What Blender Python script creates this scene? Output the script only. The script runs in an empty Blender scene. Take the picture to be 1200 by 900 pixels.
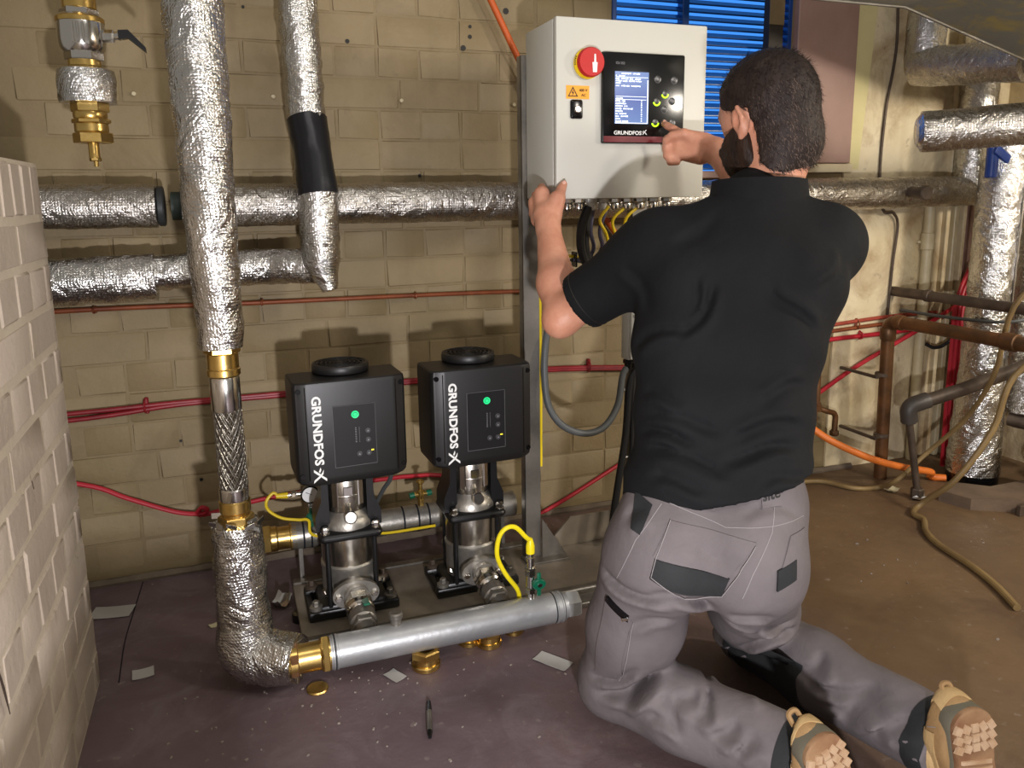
import bpy, bmesh, math, random
import numpy as np
from mathutils import Vector, Matrix, noise
from mathutils.bvhtree import BVHTree

random.seed(7)
PI = math.pi
scene = bpy.context.scene
COL = scene.collection

# ------------------------------------------------------------------ camera
cam_data = bpy.data.cameras.new('camera')
cam = bpy.data.objects.new('camera', cam_data)
COL.objects.link(cam)
yaw, pitch, roll = math.radians(19.73), math.radians(10.81), math.radians(-0.77)
fwd = Vector((math.sin(yaw)*math.cos(pitch), math.cos(yaw)*math.cos(pitch), -math.sin(pitch)))
rgt0 = Vector((math.cos(yaw), -math.sin(yaw), 0)); up0 = rgt0.cross(fwd)
rgt = rgt0*math.cos(roll) + up0*math.sin(roll); up = -rgt0*math.sin(roll) + up0*math.cos(roll)
cam.matrix_world = Matrix(((rgt.x, up.x, -fwd.x, 0), (rgt.y, up.y, -fwd.y, 0), (rgt.z, up.z, -fwd.z, 1.05), (0, 0, 0, 1)))
cam_data.sensor_width = 36.0
cam_data.lens = 36.0*916/1200
cam_data.shift_x = -0.0008
cam_data.shift_y = -0.0375
cam_data.clip_start = 0.02
scene.camera = cam

# ------------------------------------------------------------------ world, lamps, exposure
w = bpy.data.worlds.new('world'); scene.world = w; w.use_nodes = True
w.node_tree.nodes['Background'].inputs[0].default_value = (1.0, 0.93, 0.84, 1)
w.node_tree.nodes['Background'].inputs[1].default_value = 0.27

def area(name, loc, target, sx, sy, power, col):
    l = bpy.data.lights.new(name, 'AREA'); l.shape = 'RECTANGLE'; l.size = sx; l.size_y = sy
    l.energy = power; l.color = col
    o = bpy.data.objects.new(name, l); COL.objects.link(o); o.location = loc
    o.rotation_euler = (Vector(target)-Vector(loc)).to_track_quat('-Z', 'Y').to_euler()
    return o
area('floor_work_lamp', (0.10, -0.15, 0.60), (0.5, 2.0, 0.7), 0.05, 0.05, 30, (0.98, 0.96, 1.0))
area('work_lamp', (1.75, -0.35, 1.75), (0.9, 2.0, 0.9), 0.3, 0.3, 17, (1.0, 0.93, 0.82))
area('ceiling_tube', (0.3, 0.6, 2.45), (0.5, 1.6, 0.0), 1.5, 0.15, 8, (1.0, 0.95, 0.88))
area('corner_lamp', (2.65, 0.35, 1.45), (2.3, 2.2, 0.6), 0.2, 0.2, 26, (1.0, 0.91, 0.78))

scene.view_settings.view_transform = 'Standard'
scene.view_settings.look = 'None'
scene.view_settings.gamma = 1.0
scene.view_settings.use_curve_mapping = False
scene.view_settings.exposure = 0.0

# ------------------------------------------------------------------ materials
def srgb(h):
    if isinstance(h, str):
        h = h.lstrip('#'); c = [int(h[i:i+2], 16)/255 for i in (0, 2, 4)]
        return tuple((v/12.92 if v <= 0.04045 else ((v+0.055)/1.055)**2.4) for v in c)
    return h

class NT:
    def __init__(s, name):
        s.m = bpy.data.materials.new(name); s.m.use_nodes = True
        s.n = s.m.node_tree.nodes; s.l = s.m.node_tree.links
        s.b = s.n['Principled BSDF']
        s.tc = s.n.new('ShaderNodeTexCoord')
    def node(s, t, **k):
        n = s.n.new(t)
        for a, v in k.items():
            if hasattr(n, a): setattr(n, a, v)
            else: n.inputs[a.replace('_', ' ')].default_value = v
        return n
    def link(s, a, b): s.l.new(a, b)
    def noise(s, scale, detail=4, rough=.55, co='Object', stretch=None, dist=0):
        n = s.node('ShaderNodeTexNoise'); n.inputs['Scale'].default_value = scale
        n.inputs['Detail'].default_value = detail; n.inputs['Roughness'].default_value = rough
        n.inputs['Distortion'].default_value = dist
        if stretch:
            mp = s.node('ShaderNodeMapping'); mp.inputs['Scale'].default_value = stretch
            s.link(s.tc.outputs[co], mp.inputs[0]); s.link(mp.outputs[0], n.inputs['Vector'])
        else: s.link(s.tc.outputs[co], n.inputs['Vector'])
        return n.outputs['Fac']
    def ramp(s, fac, stops):
        r = s.node('ShaderNodeValToRGB'); el = r.color_ramp.elements
        while len(el) < len(stops): el.new(0.5)
        for e, (p, c) in zip(el, stops):
            e.position = p; e.color = (*srgb(c), 1) if not isinstance(c, (int, float)) else (c, c, c, 1)
        s.link(fac, r.inputs[0]); return r.outputs[0]
    def mix(s, fac, a, b, mode='MIX'):
        m = s.node('ShaderNodeMix', data_type='RGBA', blend_type=mode)
        for sock, v in ((m.inputs[0], fac), (m.inputs[6], a), (m.inputs[7], b)):
            if isinstance(v, (int, float)): sock.default_value = v
            elif isinstance(v, (str, tuple)): sock.default_value = (*srgb(v), 1)
            else: s.link(v, sock)
        return m.outputs[2]
    def math(s, op, a, b=None):
        m = s.node('ShaderNodeMath', operation=op)
        for i, v in enumerate((a, b)):
            if v is None: continue
            if isinstance(v, (int, float)): m.inputs[i].default_value = v
            else: s.link(v, m.inputs[i])
        return m.outputs[0]
    def bump(s, h, strength=.3, dist=.01, prev=None):
        b = s.node('ShaderNodeBump'); b.inputs['Strength'].default_value = strength; b.inputs['Distance'].default_value = dist
        s.link(h, b.inputs['Height'])
        if prev: s.link(prev, b.inputs['Normal'])
        s.link(b.outputs[0], s.b.inputs['Normal']); return b.outputs[0]
    def color(s, c):
        if isinstance(c, (str, tuple)): s.b.inputs['Base Color'].default_value = (*srgb(c), 1)
        else: s.link(c, s.b.inputs['Base Color'])
    def set(s, **k):
        for a, v in k.items():
            i = s.b.inputs[a.replace('_', ' ')]
            if isinstance(v, (int, float, tuple)): i.default_value = v
            else: s.link(v, i)
        return s

def simple(name, c, rough=.5, metal=0, c2=None, sc=12, bump=0, bsc=80, rv=0, **k):
    t = NT(name)
    if c2: t.color(t.ramp(t.noise(sc, 5), [(.35, c), (.65, c2)]))
    else: t.color(c)
    if rv: t.set(Roughness=t.ramp(t.noise(sc*2, 4), [(.3, max(0, rough-rv)), (.7, min(1, rough+rv))]))
    else: t.set(Roughness=rough)
    t.set(Metallic=metal, **k)
    if bump: t.bump(t.noise(bsc, 4), bump, .004)
    return t.m
def emit(name, c, strength):
    t = NT(name); t.color(c); t.set(Roughness=.4, Emission_Color=(*srgb(c), 1), Emission_Strength=strength); return t.m

M = {}
def foil(name, base, base2, rough):
    t = NT(name)
    t.color(t.ramp(t.noise(7, 5, co='UV'), [(.3, base), (.7, base2)]))
    n1 = t.noise(10, 5, .58, co='UV', dist=.9); n2 = t.noise(75, 4, .6, co='UV')
    ridge = t.math('ABSOLUTE', t.math('SUBTRACT', n1, .5))
    wx = t.node('ShaderNodeTexWave', bands_direction='X'); wy_ = t.node('ShaderNodeTexWave', bands_direction='Y')
    for q in (wx, wy_):
        t.link(t.tc.outputs['UV'], q.inputs['Vector']); q.inputs['Scale'].default_value = 48; q.inputs['Distortion'].default_value = .6
    grid = t.math('MAXIMUM', wx.outputs['Fac'], wy_.outputs['Fac'])
    h = t.math('ADD', t.math('MULTIPLY', ridge, -1.7), t.math('ADD', t.math('MULTIPLY', n2, .16), t.math('MULTIPLY', grid, .05)))
    t.bump(h, .8, .014)
    t.set(Metallic=1.0, Roughness=t.ramp(n2, [(.3, rough-.1), (.7, rough+.12)]))
    return t.m
M['foil'] = foil('aluminium_foil', '#d6d5d2', '#c0bdb8', .2)
M['foil_dull'] = foil('dull_foil', '#c4bfb8', '#aaa49d', .28)
def brass_mat():
    t = NT('brass')
    t.color(t.ramp(t.noise(30, 4), [(.3, '#cba75c'), (.7, '#e0c078')]))
    t.set(Metallic=1.0, Roughness=.28); t.bump(t.noise(120, 3), .08, .003); return t.m
M['brass'] = brass_mat()
M['steel'] = simple('stainless_steel', '#cfcac2', .24, 1, '#a19c95', 20, .05, 200)
def brushed():
    t = NT('brushed_steel'); t.color('#cdc7bd')
    t.set(Metallic=1.0, Roughness=.26); t.bump(t.noise(60, 3, stretch=(1, 1, .02)), .12, .002); return t.m
M['brushed'] = brushed()
M['cast'] = simple('cast_grey', '#a8a49c', .38, .8, '#938f88', 40, .15, 160)
M['galv'] = simple('galvanised_pipe', '#b9baba', .40, .65, '#a0a2a4', 14, .12, 90, .08)
M['chrome'] = simple('nickel', '#cfccc6', .18, 1)
M['dull_steel'] = simple('dull_steel_channel', '#9a958d', .42, .8, '#6c6862', 9, .08, 60, .08)
M['plate'] = simple('frame_plate', '#968c7e', .5, .35, '#756c60', 6, .08, 60, .1)
M['black_plastic'] = simple('black_plastic', '#161515', .42, 0, None, 10, .06, 700)
M['black_paint'] = simple('black_painted_cast', '#111112', .35, 0, None, 10, .05, 200)
M['panel_black'] = simple('panel_black', '#1d1d1e', .3)
M['gloss_black'] = simple('gloss_black', '#0a0a0b', .18)
M['white_print'] = simple('white_print', '#e8e8e6', .5)
M['grey_print'] = simple('grey_print', '#86868a', .5)
M['green_plastic'] = simple('green_plastic', '#04583f', .35)
M['led_green'] = emit('led_green', '#18c074', .8)
M['led_lime'] = emit('led_lime', '#a8e61c', 1.6)
M['led_yellow'] = emit('led_yellow', '#e8d838', 1.0)
M['yellow'] = simple('yellow_cable', '#e3c51f', .4)
M['yellow_bright'] = simple('yellow_plug', '#f0dc1a', .35)
M['grey_cable'] = simple('grey_cable', '#4e5050', .5)
M['black_cable'] = simple('black_cable', '#17181a', .5)
M['blue_cable'] = simple('violet_grey_cable', '#5d5a72', .5)
M['red_pipe'] = simple('red_pipe', '#8d1720', .45, 0, '#741019', 20)
M['red_cable'] = simple('red_cable', '#b01a2c', .45)
M['red_rust'] = simple('faded_red', '#a54434', .6, 0, '#87311f', 14, .1, 90)
M['orange_pipe'] = simple('orange_brown_pipe', '#8e4a26', .5, .2, '#70361b', 12)
M['orange_conduit'] = simple('orange_conduit', '#c2571c', .5)
M['orange_hose'] = simple('orange_hose', '#d9742c', .45)
M['copper'] = simple('old_copper', '#7d5636', .45, .55, '#594029', 14, .12, 60, .1)
M['iron'] = simple('old_iron', '#5e5044', .55, .4, '#463b32', 16, .15, 90)
M['hose'] = simple('beige_hose', '#8a7248', .55, 0, '#6f5a38', 8)
M['cabinet'] = simple('cabinet_paint', '#c3c1b7', .45, 0, None, 10, .04, 500)
M['box_grey'] = simple('box_grey', '#b6b5ae', .5)
M['red_switch'] = simple('red_switch', '#b80c0c', .55)
M['yellow_switch'] = simple('yellow_switch', '#e9c512', .4)
M['sticker'] = simple('orange_sticker', '#eb9d1c', .5)
M['ink'] = simple('ink', '#15120c', .6)
M['maroon'] = simple('maroon_strip', '#661821', .35)
M['white_plastic'] = simple('cream_plastic_pipe', '#c9bd9d', .45, 0, '#b3a582', 9, .06, 60)
M['paper'] = simple('paper', '#a9a7a2', .7)
M['pale_debris'] = simple('pale_debris', '#b5ac8c', .8)
M['grit'] = simple('grit', '#8a8078', .9)
M['blue_paint'] = simple('blue_paint', '#0c3c80', .3)
M['blue_handle'] = simple('blue_handle', '#1c3f8c', .4)
M['dark_gap'] = simple('dark_gap', '#0a0d16', .8)

# ------------------------------------------------------------------ mesh builder
def rotm(axis_from, axis_to):
    return Vector(axis_from).rotation_difference(Vector(axis_to)).to_matrix()

class MB:
    def __init__(s): s.v = []; s.f = []; s.uv = {}; s.cuts = []
    def add(s, vs, fs, mat=None):
        k = len(s.v); s.cuts.append((k, len(s.f)))
        s.v += [tuple(v) for v in vs]; s.f += [tuple(i+k for i in f) for f in fs]
        return s
    def bm(s, bm, mtx=None):
        if mtx: bm.transform(mtx)
        bm.verts.index_update()
        s.add([v.co[:] for v in bm.verts], [[v.index for v in f.verts] for f in bm.faces]); bm.free(); return s
    def box(s, c, d, bevel=0, seg=2, rot=None):
        b = bmesh.new(); bmesh.ops.create_cube(b, size=1)
        bmesh.ops.scale(b, vec=d, verts=b.verts)
        if bevel: bmesh.ops.bevel(b, geom=b.edges[:], offset=bevel, segments=seg, profile=.5, affect='EDGES')
        m = Matrix.Translation(c)
        if rot is not None: m = m @ rot.to_4x4()
        return s.bm(b, m)
    def box2(s, a, b, bevel=0, seg=2):
        return s.box([(a[i]+b[i])/2 for i in range(3)], [abs(b[i]-a[i]) for i in range(3)], bevel, seg)
    def lathe(s, prof, c, axis=(0, 0, 1), n=24, cap=True, ph=0):
        R = rotm((0, 0, 1), axis); c = Vector(c); vs = []; fs = []
        for r, h in prof:
            for i in range(n):
                a = 2*PI*i/n+ph; vs.append(c+R@Vector((r*math.cos(a), r*math.sin(a), h)))
        m = len(prof)
        for j in range(m-1):
            for i in range(n):
                k = (i+1) % n; fs.append((j*n+i, j*n+k, (j+1)*n+k, (j+1)*n+i))
        if cap: fs.append(tuple(range(n-1, -1, -1))); fs.append(tuple((m-1)*n+i for i in range(n)))
        return s.add(vs, fs)
    def cyl(s, a, b, r, n=20, r2=None, bev=0):
        a = Vector(a); b = Vector(b); L = (b-a).length; r2 = r if r2 is None else r2
        pr = [(r, 0), (r2, L)] if not bev else [(r-bev, 0), (r, bev), (r2, L-bev), (r2-bev, L)]
        return s.lathe(pr, a, b-a, n)
    def hexn(s, a, b, r, bev=.002):
        a = Vector(a); b = Vector(b); L = (b-a).length
        return s.lathe([(r-bev, 0), (r, bev), (r, L-bev), (r-bev, L)], a, b-a, 6)
    def tube(s, pts, r, n=10, smooth=True, res=6, cap=True, uv=False, wr=None, closed=False):
        P = [Vector(p) for p in pts]
        if smooth and len(P) > 2: P = catmull(P, res)
        rs = r if isinstance(r, (list, tuple)) else None
        m = len(P); T = [(P[min(i+1, m-1)]-P[max(i-1, 0)]).normalized() for i in range(m)]
        nrm = T[0].orthogonal().normalized(); vs = []; fs = []; L = 0
        for i in range(m):
            if i:
                q = T[i-1].rotation_difference(T[i]); nrm = (q @ nrm); nrm = (nrm - T[i]*nrm.dot(T[i])).normalized(); L += (P[i]-P[i-1]).length
            bi = T[i].cross(nrm)
            t = i/(m-1)
            rr = r if rs is None else np.interp(t, np.linspace(0, 1, len(rs)), rs)
            for j in range(n):
                a = 2*PI*j/n
                k = rr if wr is None else rr + wr(P[i]+(nrm*math.cos(a)+bi*math.sin(a))*rr)
                vs.append(P[i]+(nrm*math.cos(a)+bi*math.sin(a))*k)
                if uv: s.uv[len(s.v)+i*n+j] = (a/(2*PI), L, 2*PI*rr)
        for i in range(m-1):
            for j in range(n):
                k = (j+1) % n; fs.append((i*n+j, i*n+k, (i+1)*n+k, (i+1)*n+j))
        if cap: fs.append(tuple(range(n-1, -1, -1))); fs.append(tuple((m-1)*n+i for i in range(n)))
        return s.add(vs, fs)
    def prism(s, poly, d, c=(0, 0, 0), rot=None):
        # polygon in local x,z extruded along local y from 0 to d
        n = len(poly); vs = [Vector((p[0], 0, p[1])) for p in poly]+[Vector((p[0], d, p[1])) for p in poly]
        R = rot if rot is not None else Matrix.Identity(3); c = Vector(c)
        ar = sum(poly[i][0]*poly[(i+1) % n][1]-poly[(i+1) % n][0]*poly[i][1] for i in range(n))
        fs = [tuple(range(n)), tuple(range(2*n-1, n-1, -1))]+[((i+1) % n, i, i+n, (i+1) % n+n) for i in range(n)]
        if (ar < 0) != (d < 0): fs = [f[::-1] for f in fs]
        return s.add([c+R@v for v in vs], fs)
    def sphere(s, c, r, n=12, sc=(1, 1, 1)):
        b = bmesh.new(); bmesh.ops.create_uvsphere(b, u_segments=n, v_segments=max(6, n//2), radius=r)
        return s.bm(b, Matrix.Translation(c) @ Matrix.Diagonal((*sc, 1)))

def catmull(P, res):
    out = []; m = len(P)
    for i in range(m-1):
        p0 = P[i-1] if i else P[0]*2-P[1]; p1 = P[i]; p2 = P[i+1]; p3 = P[i+2] if i+2 < m else P[-1]*2-P[-2]
        for k in range(res):
            t = k/res
            out.append(.5*((2*p1)+(p2-p0)*t+(2*p0-5*p1+4*p2-p3)*t*t+(3*p1-p0-3*p2+p3)*t**3))
    out.append(P[-1]); return out
def bend(pts, rad, res=6):
    # polyline with rounded corners
    P = [Vector(p) for p in pts]; out = [P[0]]
    for i in range(1, len(P)-1):
        a = (P[i-1]-P[i]); b = (P[i+1]-P[i]); d = min(rad, a.length*.49, b.length*.49)
        p0 = P[i]+a.normalized()*d; p2 = P[i]+b.normalized()*d
        for k in range(res+1):
            t = k/res; out.append(p0*(1-t)**2+P[i]*2*t*(1-t)+p2*t*t)
    out.append(P[-1]); return out
def dense(P, step):
    out = []; P = [Vector(p) for p in P]
    for a, b in zip(P, P[1:]):
        k = max(1, int((b-a).length/step))
        out += [a.lerp(b, i/k) for i in range(k)]
    out.append(P[-1]); return out

ORG = {}
def thing(name, label, cat, loc=(0, 0, 0), group=None):
    o = bpy.data.objects.new(name, None); COL.objects.link(o); o.location = loc
    o.empty_display_size = .05
    o['label'] = label; o['category'] = cat
    if group: o['group'] = group
    ORG[o] = Vector(loc); return o
def finish(me, ang=35):
    me.polygons.foreach_set('use_smooth', [True]*len(me.polygons))
    try: me.set_sharp_from_angle(angle=math.radians(ang))
    except Exception: pass
def obj(name, mb, mat, parent=None, label=None, cat=None, group=None, kind=None, ang=35, flip=False):
    vs = mb.v; me = bpy.data.meshes.new(name)
    if parent is not None: org = ORG[parent]
    else:
        a = np.array(vs); org = Vector(((a[:, 0].min()+a[:, 0].max())/2, (a[:, 1].min()+a[:, 1].max())/2, a[:, 2].min()))
    fs = [f[::-1] for f in mb.f] if flip else mb.f
    me.from_pydata([(v[0]-org.x, v[1]-org.y, v[2]-org.z) for v in vs], [], fs); me.update()
    if mb.uv:
        L = me.uv_layers.new(name='UVMap'); data = L.data
        for p in me.polygons:
            us = [mb.uv.get(me.loops[li].vertex_index, (0, 0, 1)) for li in p.loop_indices]
            wrap = max(u[0] for u in us)-min(u[0] for u in us) > .5
            for li, u in zip(p.loop_indices, us):
                a = u[0]+1 if wrap and u[0] < .5 else u[0]
                data[li].uv = (a*u[2], u[1])
    finish(me, ang)
    if mat is not None: me.materials.append(M[mat] if isinstance(mat, str) else mat)
    o = bpy.data.objects.new(name, me); COL.objects.link(o)
    if parent is not None: o.parent = parent
    else: o.location = org
    ORG[o] = org
    if label: o['label'] = label
    if cat: o['category'] = cat
    if group: o['group'] = group
    if kind: o['kind'] = kind
    return o
def each(name, mb, mat, parent, **k):
    # one part per piece that was added to the builder
    cuts = mb.cuts+[(len(mb.v), len(mb.f))]; out = []
    for (v0, f0), (v1, f1) in zip(cuts, cuts[1:]):
        b = MB(); b.v = mb.v[v0:v1]; b.f = [tuple(i-v0 for i in f) for f in mb.f[f0:f1]]
        out.append(obj(name, b, mat, parent, **k))
    return out
def share(name, src, parent, dloc, label=None):
    # another piece with the same mesh as src, moved by dloc
    o = bpy.data.objects.new(name, src.data); COL.objects.link(o); o.parent = parent; o.location = dloc
    ORG[o] = ORG[parent]+Vector(dloc)
    if label: o['label'] = label
    return o
def kids(o): return [c for c in COL.objects if c.parent == o]
def text_mb(body, size, loc, right, upv, depth=.0006, bold=0, align='LEFT', sx=1.0):
    cu = bpy.data.curves.new('text', 'FONT'); cu.body = body; cu.size = size; cu.extrude = depth; cu.offset = bold
    cu.align_x = align; cu.align_y = 'CENTER'; cu.resolution_u = 3
    to = bpy.data.objects.new('text', cu); COL.objects.link(to)
    bpy.context.view_layer.update()
    me = bpy.data.meshes.new_from_object(to.evaluated_get(bpy.context.evaluated_depsgraph_get()))
    r = Vector(right).normalized(); u = Vector(upv).normalized(); n = r.cross(u); L = Vector(loc)
    mb = MB(); mb.add([L+r*v.co.x*sx+u*v.co.y+n*v.co.z for v in me.vertices], [p.vertices[:] for p in me.polygons])
    bpy.data.objects.remove(to); bpy.data.curves.remove(cu); bpy.data.meshes.remove(me)
    return mb

# ------------------------------------------------------------------ setting: floor, walls, window
def pos_noise(t, scale, detail=5, rough=.6, stretch=None, dist=0):
    g = t.node('ShaderNodeNewGeometry'); n = t.node('ShaderNodeTexNoise')
    n.inputs['Scale'].default_value = scale; n.inputs['Detail'].default_value = detail; n.inputs['Roughness'].default_value = rough
    n.inputs['Distortion'].default_value = dist
    if stretch:
        mp = t.node('ShaderNodeMapping'); mp.inputs['Scale'].default_value = stretch
        t.link(g.outputs['Position'], mp.inputs[0]); t.link(mp.outputs[0], n.inputs['Vector'])
    else: t.link(g.outputs['Position'], n.inputs['Vector'])
    return n.outputs['Fac']
def floor_mat():
    t = NT('painted_concrete_floor')
    ga = t.node('ShaderNodeNewGeometry'); sx = t.node('ShaderNodeSeparateXYZ'); t.link(ga.outputs['Position'], sx.inputs[0])
    zone = t.ramp(t.math('ADD', t.math('MULTIPLY', sx.outputs['X'], .5), t.math('MULTIPLY', pos_noise(t, 2.5, 6, .65), .5)), [(.55, 0.0), (.95, 1.0)])
    base = t.mix(zone, t.ramp(pos_noise(t, 1.7, 6), [(.32, '#564549'), (.52, '#655558'), (.7, '#594646')]), t.ramp(pos_noise(t, 2.1, 6), [(.35, '#5c4733'), (.65, '#6e573d')]))
    dust = t.ramp(pos_noise(t, 6, 8, .7, dist=1.0), [(.50, 0.0), (.78, 1.0)])
    c = t.mix(t.math('MULTIPLY', dust, .34), base, t.mix(zone, '#948a8c', '#7d6a50'))
    spots = t.ramp(pos_noise(t, 38, 3, .5), [(.66, 0.0), (.72, 1.0)])
    c = t.mix(t.math('MULTIPLY', spots, .22), c, '#a59a90')
    dark = t.ramp(pos_noise(t, 3.2, 5, .6, dist=.8), [(.30, 1.0), (.42, 0.0)])
    c = t.mix(t.math('MULTIPLY', dark, .35), c, '#3a2622')
    t.color(c); t.set(Roughness=t.ramp(pos_noise(t, 4, 5), [(.3, .42), (.7, .68)]))
    t.bump(pos_noise(t, 30, 6, .65), .35, .006); return t.m
M['floor'] = floor_mat()
def wall_mat(name, a, b, stain, gr=.4, bump=.4, lo=.52, hi=.75):
    t = NT(name)
    c = t.ramp(pos_noise(t, 2.2, 6), [(.35, a), (.65, b)])
    st = t.ramp(pos_noise(t, 4.5, 7, .65, dist=.7), [(lo, 0.0), (hi, 1.0)])
    c = t.mix(t.math('MULTIPLY', st, gr), c, stain)
    pk = t.ramp(pos_noise(t, 26, 4, .6), [(.66, 0.0), (.74, 1.0)])
    c = t.mix(t.math('MULTIPLY', pk, .4), c, '#6f5f48')
    drip = t.ramp(pos_noise(t, 9, 4, .6, stretch=(1, 1, .12)), [(.55, 0.0), (.8, 1.0)])
    c = t.mix(t.math('MULTIPLY', drip, .3), c, stain)
    t.color(c); t.set(Roughness=.62)
    t.bump(pos_noise(t, 55, 6, .6), bump, .004); return t.m
M['wall'] = wall_mat('cream_painted_wall', '#80704f', '#8f7d5d', '#665434')
M['wall_rough'] = wall_mat('rough_rendered_wall', '#c6b48d', '#ddd0b2', '#8a6c45', .75, .8, .46, .68)
M['block'] = wall_mat('beige_painted_brick', '#a09182', '#b0a292', '#85765f', .35, .5)
M['mortar'] = wall_mat('mortar_paint', '#7a6a4a', '#897757', '#5f4e32')
M['block_mortar'] = wall_mat('pale_joint', '#b3a590', '#c0b39f', '#93836a', .3, .4)
M['board'] = simple('mauve_board', '#9c7d71', .5, 0, '#8d6f63', 5, .06, 40)
M['yellow_paint'] = wall_mat('yellow_paint_strip', '#c8bc86', '#d2c895', '#a08f60', .3)

mb = MB(); mb.box2((-1.6, -1.2, -.12), (4.2, 2.32, 0)); floor = obj('floor', mb, 'floor', kind='structure')
mb = MB(); mb.tube([(-.299, 2.27, .0002), (-.306, 2.1, .0002), (-.311, 1.95, .0002), (-.304, 1.774, .0002)], .0014, 5); obj('floor_joint', mb, 'dark_gap', floor)

# back wall: slabs around the louvred window opening, then brick faces laid in English bond
WXL, WXR, WZ = 1.165, 1.835, 1.12
mb = MB()
mb.box2((-1.6, 2.300, -.1), (WXL, 2.48, 2.5)); mb.box2((WXL, 2.300, -.1), (WXR, 2.48, WZ)); mb.box2((WXR, 2.300, -.1), (2.09, 2.48, 2.5))
wall_back = obj('wall_back', mb, 'mortar', kind='structure')
mb = MB(); mb.box2((2.09, 2.292, -.1), (3.1, 2.48, 2.5)); wall_right_part = obj('wall_back_plastered', mb, 'wall_rough', kind='structure'); wall_right_part.name = 'wall_back.001'
def brick_mesh(L, h, d, proud, seed):
    rnd = random.Random(seed); b = MB()
    b.box((0, 0, 0), (L, d, h), .0022, 1)
    b.v = [(x+rnd.uniform(-.0025, .0025), y+rnd.uniform(-.0004, .0004), z+rnd.uniform(-.002, .002)) for x, y, z in b.v]
    return b
CH = .0845
proto = {}
def wall_brick(x, z, L, seed, stuff=None):
    key = (round(L, 3), seed % 3)
    pr = .0005 if z > .72 else .0003
    jy = (seed*37 % 10)*.00006
    if key not in proto:
        b = brick_mesh(L-.006, CH-.006, .02, 0, seed)
        b.v = [(a+x, c+2.30+.01-pr-.0015+.0, d+z) for a, c, d in b.v]
        proto[key] = (obj('brick', b, 'wall', wall_back), x, z, pr)
        return
    o, x0, z0, p0 = proto[key]
    share('brick', o, wall_back, (x-x0, -jy-(pr-p0), z-z0))
cnt = 0; rest = MB(); k = 0
for r in range(20):
    z = .03+CH*(r+.5)
    L = .24 if r % 2 else .12
    x = -.47+(0 if r % 2 else .06) - (.06 if r % 4 == 1 else 0)
    while x < 2.07:
        x1 = min(x+L, 2.085); x0 = x; x += L
        if z > WZ-CH*.6 and x1 > WXL:
            if x0 < WXL-.05: x1 = WXL
            else: continue
        k += 1
        hidden = (x0 > .8 and x1 < 1.15 and z > 1.02) or (x0 > 1.05 and .3 < z < 1.2) or z < .1
        Lx = x1-x0
        if abs(Lx-L) > 1e-4 or hidden or cnt >= 285:
            b = brick_mesh(Lx-.006, CH-.006, .02, 0, k); rest.add([((x0+x1)/2+a, c+2.3095, z+d) for a, c, d in b.v], b.f)
        else:
            cnt += 1; wall_brick((x0+x1)/2, z, L, k)
obj('brick_infill', rest, 'wall', wall_back, kind='stuff')
for (x, y, z) in ((0.494, 2.295, 1.323), (0.836, 2.295, 1.320), (-0.200, 2.295, 1.321), (0.143, 2.295, 1.324)):
    mb = MB(); mb.cyl((x, 2.30, z), (x, 2.288, z), .0055, 10, bev=.001); obj('wall_plug', mb, 'white_plastic', wall_back)
for (x, y, z), r in (((0.082, 2.295, 1.549), .004), ((0.705, 2.295, 1.535), .005), ((0.704, 2.295, 1.507), .006), ((0.683, 2.295, 1.475), .008), ((0.541, 2.295, 1.113), .005), ((0.816, 2.295, 1.584), .009), ((-0.169, 2.295, 0.389), .004), ((-0.125, 2.295, 0.269), .005), ((0.350, 2.295, 1.477), .006)):
    mb = MB(); mb.cyl((x, 2.297, z), (x, 2.2955, z), r, 9); obj('drill_hole', mb, 'ink', wall_back)

# low rough kerb of old render along the wall foot
mb = MB()
P = []
for i in range(60):
    x = -.45+i*.045; P.append((x, 2.285+.006*noise.noise((x*9, 0, 1)), .004))
mb.tube(P, [.014]*8, 6, False, wr=lambda p: .006*noise.noise(p*40)); obj('skirting_render', mb, simple('dirty_render', '#6f6353', .9, 0, '#5a4e42', 14, .4, 60), None, kind='structure').name = 'trim_1'

# louvred window
M['louvre_glow'] = emit('glow_behind_louvres', '#4aa0ff', .9)  # glowing blue pane added behind the slats to brighten their gaps
window = obj('window_1', MB().box2((WXL-.005, 2.37, WZ), (WXR+.005, 2.38, 2.3)), 'louvre_glow', kind='structure')
mb = MB()
for x0, x1 in ((WXL-.002, WXL+.014), (1.413, 1.437), (WXR-.014, WXR+.002)): mb.box2((x0, 2.295, WZ), (x1, 2.33, 2.3), .002, 1)
obj('window_frame', mb, 'blue_paint', window)
mb = MB(); mb.box2((WXL, 2.27, WZ-.02), (WXR, 2.34, WZ+.004), .003, 1); obj('window_sill', mb, 'board', window)
def slat_mb(x0, x1, z):
    b = MB(); b.prism([(2.322, z+.0145), (2.300, z-.003), (2.297, z-.001), (2.297, z+.0015), (2.3005, z+.002), (2.320, z+.0175)], x1-x0, (0, 0, 0))
    b.v = [(x0+v[1], v[0], v[2]) for v in b.v]; b.f = [f[::-1] for f in b.f]
    return b
sp = {}
for col, (x0, x1) in enumerate(((WXL+.014, 1.413), (1.437, WXR-.014))):
    for i in range(36):
        z = WZ+.012+i*.0245
        if col not in sp: sp[col] = (obj('slat', slat_mb(x0, x1, z), 'blue_slat' if 'blue_slat' in M else 'blue_paint', window), z)
        else: share('slat', sp[col][0], window, (0, 0, z-sp[col][1]))

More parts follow.
